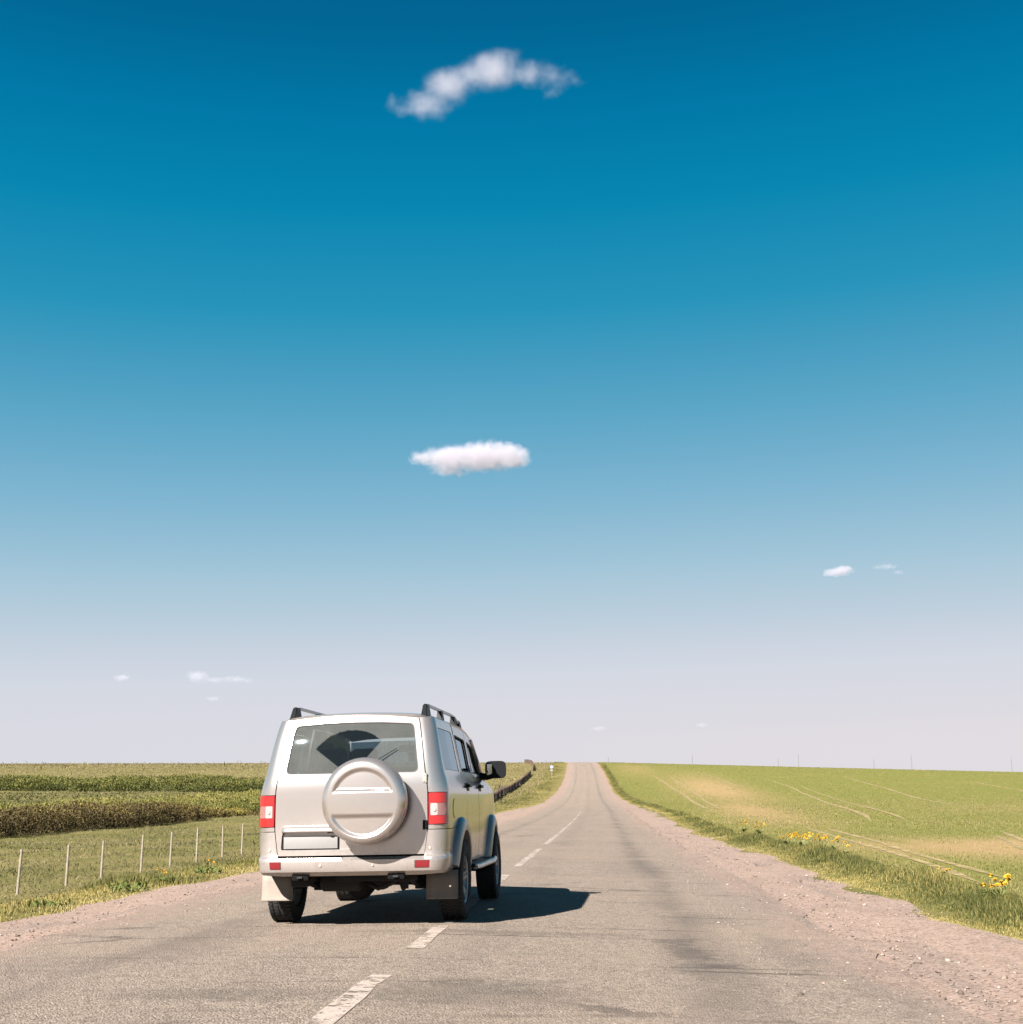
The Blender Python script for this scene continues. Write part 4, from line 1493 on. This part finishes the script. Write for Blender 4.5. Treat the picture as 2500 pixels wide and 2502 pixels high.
# tail lamps
def lamps(s):
    def P_(pts): return flipS(rounded(S([(p, z - .04) for p, z in pts]), .010), s)
    fn = skin_fn(lambda p, z: .012 * np.sin(np.clip((np.abs(p) - .96) / .84, 0, 1) * math.pi) ** .5)
    body = patch('tail_lamp', P_([(.968, .95), (1.79, .95), (1.79, 1.232), (.968, 1.232)]), fn, M['red'], CAR, thick=.02, step=.03, off=0.0)
    patch('red_lens', P_([(.975, 1.142), (1.78, 1.142), (1.78, 1.228), (.975, 1.228)]), fn, M['red'], body, thick=.008, off=.003, step=.03)
    patch('red_lens', P_([(.975, .955), (1.78, .955), (1.78, 1.026), (.975, 1.026)]), fn, M['red'], body, thick=.008, off=.003, step=.03)
    patch('reversing_lens', P_([(.99, 1.030), (1.24, 1.030), (1.24, 1.138), (.99, 1.138)]), fn, M['clear'], body, thick=.008, off=.004, step=.03)
    patch('indicator_lens', P_([(1.245, 1.030), (1.55, 1.030), (1.62, 1.084), (1.55, 1.138), (1.245, 1.138)]), fn, M['lamp_dark'], body, thick=.008, off=.004, step=.03)
    b = MB(); c = Vector(skin(np.array([s * 1.12]), np.array([1.038]), .010)[0][0]); b.lathe([(-.010, .0), (-.008, .016), (.0, .020)], 16, 'y', c); b.done('lamp_bulb', M['clear'], body)


both(lamps)

# rear bumper
bo = pch([.40, .460, .480, .502, .512, .600, .616, .625, .634, .66, .87], [-.06, -.035, -.008, .034, .040, .050, .050, .042, .014, .008, .004])


def bump_off(p, z):
    return bo(z) * (1 - .72 * sm(.95, 2.0, np.abs(p)))


half = [(0, .632), (.925, .632), (.935, .68), (.958, .862), (1.3, .862), (2.0, .862), (Yp(.735), .862)]
half += [(Yp(y), z) for y, z in arc_pts(AX_R, AXZ + .02, .455, 121, 168, 12)]
half += [(Yp(.545), .474), (2.0, .474), (1.5, .474), (.9, .464), (0, .464)]
full = half[1:] + [(-p, z) for p, z in half[::-1] if p > 0]
full = [q for i, q in enumerate(full)]
notch = [rounded(S([(-.59, .44), (-.38, .44), (-.39, .497), (-.58, .497)]), .008)]
BUMP = patch('rear_bumper', S([(p, z) for p, z in full]), skin_fn(bump_off), M['paint'], CAR, thick=.02, step=.017, sharp=28)
for s, x0, x1 in ((-1, -.765, -.640), (1, .600, .735)):
    a = [(x0, .535), (x1, .535), (x1, .595), (x0, .595)]
    pp = [(x / float(wz(z) - rcz(z)), z) for x, z in a]
    rim_ = patch('reflector_frame', rounded(S([(p + math.copysign(.006, p - np.mean([q[0] for q in pp])), z + math.copysign(.004, z - .565)) for p, z in pp]), .008), skin_fn(bump_off), M['trim'], BUMP, thick=.006, off=.002, step=.03)
    patch('reflector', rounded(S(pp), .006), skin_fn(bump_off), M['reflector'], BUMP, thick=.006, off=.005, step=.03)
for x, z in ((-.268, .562), (.215, .562), (-.80, .70), (.735, .70)):
    b = MB(); P, N = skin(np.array([x / float(wz(z) - rcz(z))]), np.array([z]), float(bump_off(np.array([0.]), np.array([z]))[0])); P = Vector(P[0]); N = Vector(N[0])
    b.tube([P - N * .002, P + N * .006], [.015, .0125], 14); b.done('parking_sensor', M['hinge'], BUMP)
# tow eyes on boxes painted black for the shade inside their pockets
for x in (-.47, .42):
    b = MB(); b.box((x, .125, .462), (.16, .12, .070), bevel=.016); pk = b.done('tow_pocket_shade', M['dark'], CAR)
    b = MB(); b.box((x, .075, .455), (.05, .06, .018), bevel=.004); b.done('tow_eye', M['under'], pk)

b = MB(); b.box((0, .17, .60), (1.40, .05, .15)); b.done('gap_light_block', M['under'], CAR, False)  # added block: keeps sun from leaking through the gap below the tailgate

# windscreen, bonnet and nose
def quad_fn(A, B, C, D, bow):
    A, B, C, D = (np.array(q, float) for q in (A, B, C, D))

    def fn(ab, off):
        u = ab[:, 0:1]; v = ab[:, 1:2]
        P = A * (1 - u) * (1 - v) + B * u * (1 - v) + C * u * v + D * (1 - u) * v
        P = P + np.array(bow) * (1 - (2 * u - 1) ** 2)
        N = np.cross(B - A, D - A); N = N / np.linalg.norm(N)
        return P + N * off, np.repeat(N[None], len(P), 0)
    return fn


unit = [(0, 0), (1, 0), (1, 1), (0, 1)]
patch('windscreen', unit, quad_fn((-.80, 3.56, 1.37), (.80, 3.56, 1.37), (.67, 3.06, 1.80), (-.67, 3.06, 1.80), (0, .05, .01)), M['wind'], CAR, thick=.006, step=.1)
for s in (-1, 1):
    b = MB(); b.tube([(s * .80, 3.57, 1.35), (s * .715, 3.05, 1.80)], .030, 10); b.done('windscreen_pillar', M['paint'], CAR)
patch('bonnet', unit, quad_fn((-.81, 4.45, 1.16), (.81, 4.45, 1.16), (.82, 3.55, 1.345), (-.82, 3.55, 1.345), (0, .02, .035)), M['paint'], CAR, thick=.02, step=.1)
b = MB(); b.box((0, 4.46, .93), (1.58, .10, .44), bevel=.03); NOSE = b.done('nose', M['paint'], CAR)
b = MB(); b.box((0, 4.53, .98), (.80, .05, .20), bevel=.015)
for i in range(4): b.box((0, 4.56, .91 + i * .045), (.76, .02, .014), bevel=.003)
b.done('grille', M['black'], NOSE)
for s in (-1, 1):
    b = MB(); b.box((s * .60, 4.525, .99), (.30, .06, .19), bevel=.04); b.done('headlight', M['clear'], NOSE)
b = MB(); b.box((0, 4.56, .60), (1.76, .20, .26), bevel=.05); b.done('front_bumper', M['paint'], CAR)

# roof rails
for s in (-1, 1):
    y = np.linspace(.42, 2.72, 26)
    h = .020 + .068 * np.clip(np.minimum((y - .42) / .14, (2.72 - y) / .35), 0, 1) ** .6
    pts = [(s * .637, float(a), float(roof_z(.637, a) + k)) for a, k in zip(y, h)]
    b = MB()
    V = []; F = []
    for i, (x, yy, z) in enumerate(pts):
        for dx, dz in ((-.016, -.010), (-.016, .010), (-.008, .016), (.008, .016), (.016, .010), (.016, -.010)): V.append((x + dx, yy, z + dz))
    for i in range(len(pts) - 1):
        for j in range(6): F.append((i * 6 + j, i * 6 + (j + 1) % 6, (i + 1) * 6 + (j + 1) % 6, (i + 1) * 6 + j))
    F += [tuple(range(6)), tuple(range((len(pts) - 1) * 6, len(pts) * 6))[::-1]]
    rail = link('roof_rail', mesh_from('roof_rail', V, F), M['chrome'], CAR, True, 40)
    for y0, y1, yt0, yt1 in ((.345, .60, .43, .555), (1.28, 1.46, 1.31, 1.43), (2.20, 2.36, 2.22, 2.33), (2.58, 2.82, 2.60, 2.70)):
        b = MB(); bm = b.bm
        zb = float(roof_z(.637, (y0 + y1) / 2)) - .012; ztp = zb + .106 if y0 > .4 and y0 < 2.5 else zb + .112
        lo = [bm.verts.new((s * .637 + dx * s, yy, zb - (.006 if yy > y0 else .012))) for dx, yy in ((-.030, y0), (.034, y0), (.034, y1), (-.030, y1))]
        hi = [bm.verts.new((s * .637 + dx * s, yy, ztp)) for dx, yy in ((-.020, yt0), (.020, yt0), (.020, yt1), (-.020, yt1))]
        bm.faces.new(lo); bm.faces.new(hi)
        for k in range(4): bm.faces.new((lo[k], lo[(k + 1) % 4], hi[(k + 1) % 4], hi[k]))
        bmesh.ops.bevel(bm, geom=list(bm.edges), offset=.008, segments=2, affect='EDGES')
        b.done('rail_foot', M['black'], rail)
# small aerial bumps / roof ribs
for x in (-.30, .02, .24):
    b = MB(); b.box((x, 1.7, float(roof_z(x, 1.7)) + .001), (.06, 2.1, .010), bevel=.004); b.done('roof_rib', M['paint'], ROOF)

# door mirrors
for s in (-1, 1):
    b = MB()
    b.tube([(s * .80, 3.33, 1.395), (s * .88, 3.31, 1.385), (s * .95, 3.30, 1.40)], [.045, .038, .036], 12)
    arm = b.done('door_mirror', M['black'], CAR)
    b = MB(); bm = b.bm
    r = bmesh.ops.create_uvsphere(bm, u_segments=28, v_segments=18, radius=1)
    for v in r['verts']:
        q = Vector([math.copysign(abs(a) ** .45, a) for a in v.co])
        back = q.y < -.55
        v.co = Vector((s * (.985 + q.x * (.122 - .02 * max(q.y, 0))), 3.315 + max(q.y, -.55) * .075, 1.465 + q.z * (.100 - .03 * max(q.y, 0))))
    b.done('mirror_housing', M['black'], arm)
    b = MB(); b.box((s * .915, 3.270, 1.468), (.060, .010, .125), bevel=.003, rot=Matrix.Rotation(R(9 * s), 3, 'Z') @ Matrix.Rotation(R(6), 3, 'X')); b.done('mirror_glass', M['mirror'], arm)

# wheels
def wheel_mesh():
    t = MB()
    prof = [(-.085, .222), (-.105, .235), (-.116, .275), (-.114, .325), (-.100, .355), (-.085, .364), (-.055, .369), (.0, .370), (.055, .369), (.085, .364), (.100, .355), (.114, .325), (.116, .275), (.105, .235), (.085, .222), (-.085, .222)]
    t.lathe(prof, 72, 'x')
    # tread blocks
    for k in range(54):
        a = 2 * math.pi * k / 54
        for x, w in ((-.085, .038), (-.03, .036), (.03, .036), (.085, .038)):
            an = a + (.03 if x in (-.03, .085) else 0)
            t.box((x, math.cos(an) * .368, math.sin(an) * .368), (w, .030, .014), rot=Matrix.Rotation(an - math.pi / 2, 3, 'X'))
    tyre = t
    r = MB()
    r.lathe([(-.09, .222), (-.075, .205), (.02, .195), (.075, .208), (.092, .226), (.098, .222), (.085, .205)], 60, 'x')
    r.lathe([(.045, .0), (.052, .045), (.045, .062), (.02, .066)], 24, 'x')
    for k in range(6):
        a = 2 * math.pi * k / 6 + .2
        for da in (-.09, .09):
            p0 = Vector((.04, math.cos(a + da * .6) * .05, math.sin(a + da * .6) * .05)); p1 = Vector((.070, math.cos(a + da * 1.5) * .212, math.sin(a + da * 1.5) * .212))
            d = (p1 - p0); L = d.length
            M3 = Matrix((d.normalized(), Vector((1, 0, 0)).cross(d).normalized(), d.cross(Vector((1, 0, 0)).cross(d)).normalized())).transposed()
            r.box((p0 + p1) / 2, (L, .030, .034), rot=M3, bevel=.006)
    for k in range(5):
        a = 2 * math.pi * k / 5; r.tube([(.04, math.cos(a) * .034, math.sin(a) * .034), (.062, math.cos(a) * .034, math.sin(a) * .034)], .008, 8)
    d = MB(); d.lathe([(-.03, .0), (-.03, .16), (-.01, .16), (-.01, .0)], 40, 'x')
    return tyre, r, d


first = None
for s, y in ((1, AX_R), (-1, AX_R), (1, AX_F), (-1, AX_F)):
    w = empty('wheel'); w.parent = CAR; w.location = (s * .832, y, .372)
    if s < 0: w.rotation_euler.z = math.pi
    if first is None:
        t_, r_, d_ = wheel_mesh()
        first = (t_.done('tyre', M['rubber'], w), r_.done('rim', M['alloy'], w), d_.done('brake_disc', M['under'], w))
    else:
        for q in first:
            c = q.copy(); COL.objects.link(c); c.parent = w

# mud flaps
for s in (-1, 1):
    V = []; F = []
    prof = [(.47, .0), (.36, .012), (.245, .03), (.235, .05)]
    b = MB(); bm = b.bm
    xo0, xo1 = s * .635, s * .935
    g = [[bm.verts.new((xo0 + (xo1 - xo0) * u - (s * .0), .47 - k, z)) for u in np.linspace(0, 1, 6)] for z, k in ((.485, .0), (.40, .004), (.30, .012), (.242, .02), (.225, .03))]
    for A, B in zip(g, g[1:]):
        for i in range(5): bm.faces.new((A[i], A[i + 1], B[i + 1], B[i]))
    o = b.done('mud_flap', M['flap'], CAR)
    md = o.modifiers.new('thick', 'SOLIDIFY'); md.thickness = .012

# underbody
b = MB(); b.box((0, 2.45, .50), (1.30, 3.9, .06)); b.box((0, .42, .515), (1.25, .60, .06)); b.done('floor_pan', M['under'], CAR, smooth=False)
for s in (-1, 1):
    b = MB(); b.box((s * .47, 2.3, .455), (.09, 4.1, .12), bevel=.01); b.done('chassis_rail', M['under'], CAR)
    b = MB()
    b.tube([(s * .50, .35, .43), (s * .50, .65, .36), (s * .50, AX_R, .315), (s * .50, 1.35, .36), (s * .50, 1.65, .43)], .026, 8)
    b.box((s * .50, AX_R, .34), (.11, .14, .10), bevel=.01)
    b.done('leaf_spring', M['under'], CAR)
    b = MB(); b.tube([(s * .36, .80, .30), (s * .30, .62, .56)], .026, 10); b.done('shock_absorber', M['under'], CAR)
b = MB(); b.tube([(-.72, AX_R, .372), (.72, AX_R, .372)], .048, 14); AXLE = b.done('rear_axle', M['under'], CAR)
b = MB(); b.lathe([(-.15, .0), (-.13, .07), (-.07, .135), (0, .155), (.07, .135), (.13, .07), (.15, .0)], 24, 'x', (-.10, AX_R, .345)); b.done('differential', M['under'], AXLE)
b = MB(); b.tube([(-.66, AX_F, .372), (.66, AX_F, .372)], .05, 12); b.lathe([(-.14, .0), (-.10, .10), (0, .15), (.10, .10), (.14, .0)], 20, 'x', (.2, AX_F, .36)); b.done('front_axle', M['under'], CAR)
b = MB(); b.tube([(.17, .55, .405), (.17, 1.6, .42), (.17, 3.0, .42)], .030, 10); b.tube([(.17, .62, .40), (.17, .68, .40), (.17, .70, .40)], [.03, .1, .1], 14)
b.tube([(.07, .60, .36), (.17, .50, .325), (.30, .47, .37), (.36, .45, .41)], .022, 10)
b.done('exhaust', M['under'], CAR)
b = MB(); b.lathe([(-.36, .0), (-.36, .085), (-.34, .10), (.0, .10), (.02, .085), (.02, .0)], 24, 'x', (-.02, .55, .40)); b.done('silencer', M['under'], CAR)
b = MB(); b.box((-.52, .36, .42), (.16, .25, .12), bevel=.02); b.done('hitch_bracket', M['under'], CAR)
b = MB(); b.box((.20, .30, .43), (.75, .10, .05), bevel=.01); b.box((.47, .28, .375), (.055, .03, .085), bevel=.006); b.done('cross_member', M['under'], CAR)

# cabin
def seat_obj(x, y, head=True, zb=.95, nm='front_seat'):
    b = MB()
    b.box((x, y, .86), (.50, .50, .16), bevel=.05)
    b.box((x, y - .24, 1.15), (.48, .14, .62), rot=Matrix.Rotation(R(10), 3, 'X'), bevel=.05)
    st = b.done(nm, M['seat'], CAR)
    if head:
        b = MB(); b.box((x, y - .335, 1.575), (.27, .10, .20), bevel=.04)
        b.tube([(x - .06, y - .32, 1.40), (x - .06, y - .335, 1.52)], .008, 8); b.tube([(x + .06, y - .32, 1.40), (x + .06, y - .335, 1.52)], .008, 8)
        b.done('headrest', M['seat'], st)


seat_obj(-.37, 2.55); seat_obj(.37, 2.55, False)
b = MB(); b.box((0, 1.62, .86), (1.34, .50, .18), bevel=.05); b.box((0, 1.34, 1.16), (1.34, .14, .60), rot=Matrix.Rotation(R(12), 3, 'X'), bevel=.05); BENCH = b.done('rear_bench', M['seat'], CAR)
for x in (-.46, -.12):
    b = MB(); b.box((x, 1.235, 1.56), (.26, .10, .19), bevel=.045); b.box((x, 1.25, 1.45), (.10, .05, .06)); b.done('headrest', M['seat'], BENCH)
b = MB(); b.box((0, 3.30, 1.10), (1.52, .45, .42), bevel=.06); DASH = b.done('dashboard', M['seat'], CAR)
b = MB(); b.lathe([(-.012, .185), (0, .197), (.012, .185), (0, .173), (-.012, .185)], 32, 'y', (-.37, 2.98, 1.20)); b.box((-.37, 3.0, 1.20), (.34, .02, .05), bevel=.006); b.done('steering_wheel', M['black'], CAR)
b = MB(); b.box((.02, 3.02, 1.72), (.24, .03, .075), bevel=.02); b.tube([(.02, 3.03, 1.75), (.02, 3.06, 1.80)], .012, 8); b.box((.04, 3.05, 1.63), (.075, .03, .10), bevel=.01); b.done('interior_mirror', M['black'], CAR)
b = MB(); b.box((0, .75, .60), (1.45, 1.1, .04)); b.done('load_floor', M['seat'], CAR, smooth=False)
for s in (-1, 1):
    b = MB(); b.box((s * .72, .9, 1.0), (.06, 1.0, .75), bevel=.02); b.done('side_lining', M['seat'], CAR)

# ------------------------------------------------------------------ clouds
def cloud(dirv, rng, wid, lobes, dens, label, nscale=1.0, soft=.55):
    """a volume of vapour: lobes = (x, z, rx, rz, strength) in units of half the width, facing the viewer"""
    d = Vector(dirv).normalized()
    o_ = d * rng
    right = d.cross(Vector((0, 0, 1))).normalized(); up = right.cross(d)
    half = wid / 2
    xs = [l[0] for l in lobes]
    x0 = min(l[0] - l[2] * 1.45 for l in lobes); x1 = max(l[0] + l[2] * 1.45 for l in lobes)
    z0 = min(l[1] - l[3] * 1.45 for l in lobes); z1 = max(l[1] + l[3] * 1.45 for l in lobes)
    dy = max(l[3] for l in lobes) * 1.5
    bm = bmesh.new(); r = bmesh.ops.create_icosphere(bm, subdivisions=3, radius=1)
    for v in r['verts']:
        c = v.co
        q = Vector([math.copysign(abs(a) ** .5, a) for a in c]); q = q / max(abs(a) for a in q) if False else c * 1.25
        v.co = Vector((((x0 + x1) / 2 + max(-1, min(1, q.x)) * (x1 - x0) / 2) * half, max(-1, min(1, q.y)) * dy * half, ((z0 + z1) / 2 + max(-1, min(1, q.z)) * (z1 - z0) / 2) * half))
    me = bpy.data.meshes.new('cloud'); bm.to_mesh(me); bm.free()
    n = NT('cloud_vapour')
    n.t.nodes.remove(n.b)
    p = n.co('Object')
    pn = n.vmath('SCALE', p); n.t.nodes[-1].inputs[3].default_value = 1.0 / half
    wn_ = n.node('TexNoise'); n.set(wn_.inputs['Vector'], pn); wn_.inputs['Scale'].default_value = 5.0 * nscale; wn_.inputs['Detail'].default_value = 5; wn_.inputs['Roughness'].default_value = .62
    acc = None
    for x, z, rx, rz, st in lobes:
        v = n.vmath('SUBTRACT', pn, (x, 0, z))
        v = n.vmath('MULTIPLY', v, (1 / rx, 1 / (rz * 1.1), 1 / rz))
        f = n.math('MULTIPLY', n.math('SUBTRACT', 1.0, n.vmath('LENGTH', v)), st)
        acc = f if acc is None else n.math('SMOOTH_MAX', acc, f, .35)
    s = n.math('ADD', acc, n.math('MULTIPLY', n.math('SUBTRACT', wn_.outputs[0], .5), .95))
    fac = n.step(s, .06, .06 + soft)
    vol = n.node('VolumePrincipled')
    vol.inputs['Color'].default_value = (.60, .580, .635, 1)
    vol.inputs['Anisotropy'].default_value = .15
    n.set(vol.inputs['Density'], n.math('MULTIPLY', fac, dens))
    n.t.links.new(vol.outputs[0], n.out.inputs['Volume'])
    ob = bpy.data.objects.new('cloud', me); COL.objects.link(ob); me.materials.append(n.m)
    M4 = Matrix((right, d, up)).transposed().to_4x4(); M4.translation = o_ + Vector((0, 0, EYE))
    ob.matrix_world = M4
    tag(ob, label, 'cloud', 'small fair-weather clouds')
    return ob


def Z1(x, y, rx, ry, st, cx0=982, cy0=433, hw=782):
    return ((x - cx0) / hw, -(y - cy0) / hw, rx / hw, ry / hw, st)


L1 = [Z1(1010, 310, 250, 170, 1.15), Z1(850, 350, 220, 120, 1.0), Z1(650, 430, 240, 160, 1.05), Z1(480, 580, 260, 140, .85), Z1(290, 620, 170, 75, .62), Z1(1290, 330, 220, 125, .75), Z1(1510, 360, 200, 115, .60), Z1(1680, 385, 140, 62, .55), Z1(1120, 210, 160, 85, .62), Z1(190, 570, 70, 80, .42), Z1(1470, 490, 95, 60, .42)]
L1 = [(x, z, a * 1.08, b_ * 1.16, t) for x, z, a, b_, t in L1]
cloud((-.0742, .8583, .5077), 2760, 386, L1, .017, 'long arched cloud high in the deep blue sky', 1.5, 1.05)


def Z2(x, y, rx, ry, st): return Z1(x, y, rx, ry, st, 950, 395, 740)


L2 = [Z2(1050, 370, 420, 170, 1.1), Z2(1350, 360, 330, 150, 1.05), Z2(700, 390, 380, 150, 1.05), Z2(400, 390, 240, 90, .85), Z2(640, 520, 230, 85, .8), Z2(1210, 250, 170, 80, .7), Z2(800, 570, 100, 55, .55)]
L2 = [(x, z, a, b_ * 1.25, t) for x, z, a, b_, t in L2]
cloud((-.0943, .9624, .2547), 5500, 537, L2, .028, 'flat bright cloud above the car roof, in the middle of the sky', 1.6, .62)
cloud((.1778, .9701, .1653), 8470, 224, [(0, 0, .95, .33, 1.0), (.3, .12, .6, .32, .9), (-.5, -.1, .5, .2, .8)], .028, 'left cloud of the small pair over the right field', .7, .6)
cloud((.2126, .9629, .166), 8470, 200, [(-.1, .15, .85, .26, .7), (.6, -.25, .45, .22, .6), (-.7, .1, .4, .15, .5)], .016, 'fainter right cloud of the small pair over the right field', .8, .7)
cloud((-.3475, .9336, .0868), 16000, 215, [(0, 0, 1.1, .5, .9), (.2, .1, .6, .4, .7)], .009, 'tiny cloud low on the left, nearest the left picture edge', .6, .7)
cloud((-.2814, .9555, .088), 16000, 790, [(-.65, .05, .42, .24, .9), (-.2, -.05, .6, .13, .8), (.45, -.02, .62, .13, .9), (.75, -.06, .3, .09, .7)], .005, 'long low cloud left of the car roof', 1.2, .7)
cloud((-.2858, .9555, .0731), 19000, 230, [(0, 0, 1.05, .38, .85), (-.3, .05, .6, .3, .6)], .007, 'small faint cloud under the long low cloud on the left', .6, .7)
cloud((.0757, .9956, .0548), 25500, 310, [(0, 0, 1.1, .42, .8)], .004, 'faint cloud low over the right field near the road', .7, .7)
cloud((-.0015, .9986, .0526), 25500, 355, [(0, 0, 1.1, .38, .8)], .004, 'faint cloud low over the end of the road', .7, .7)
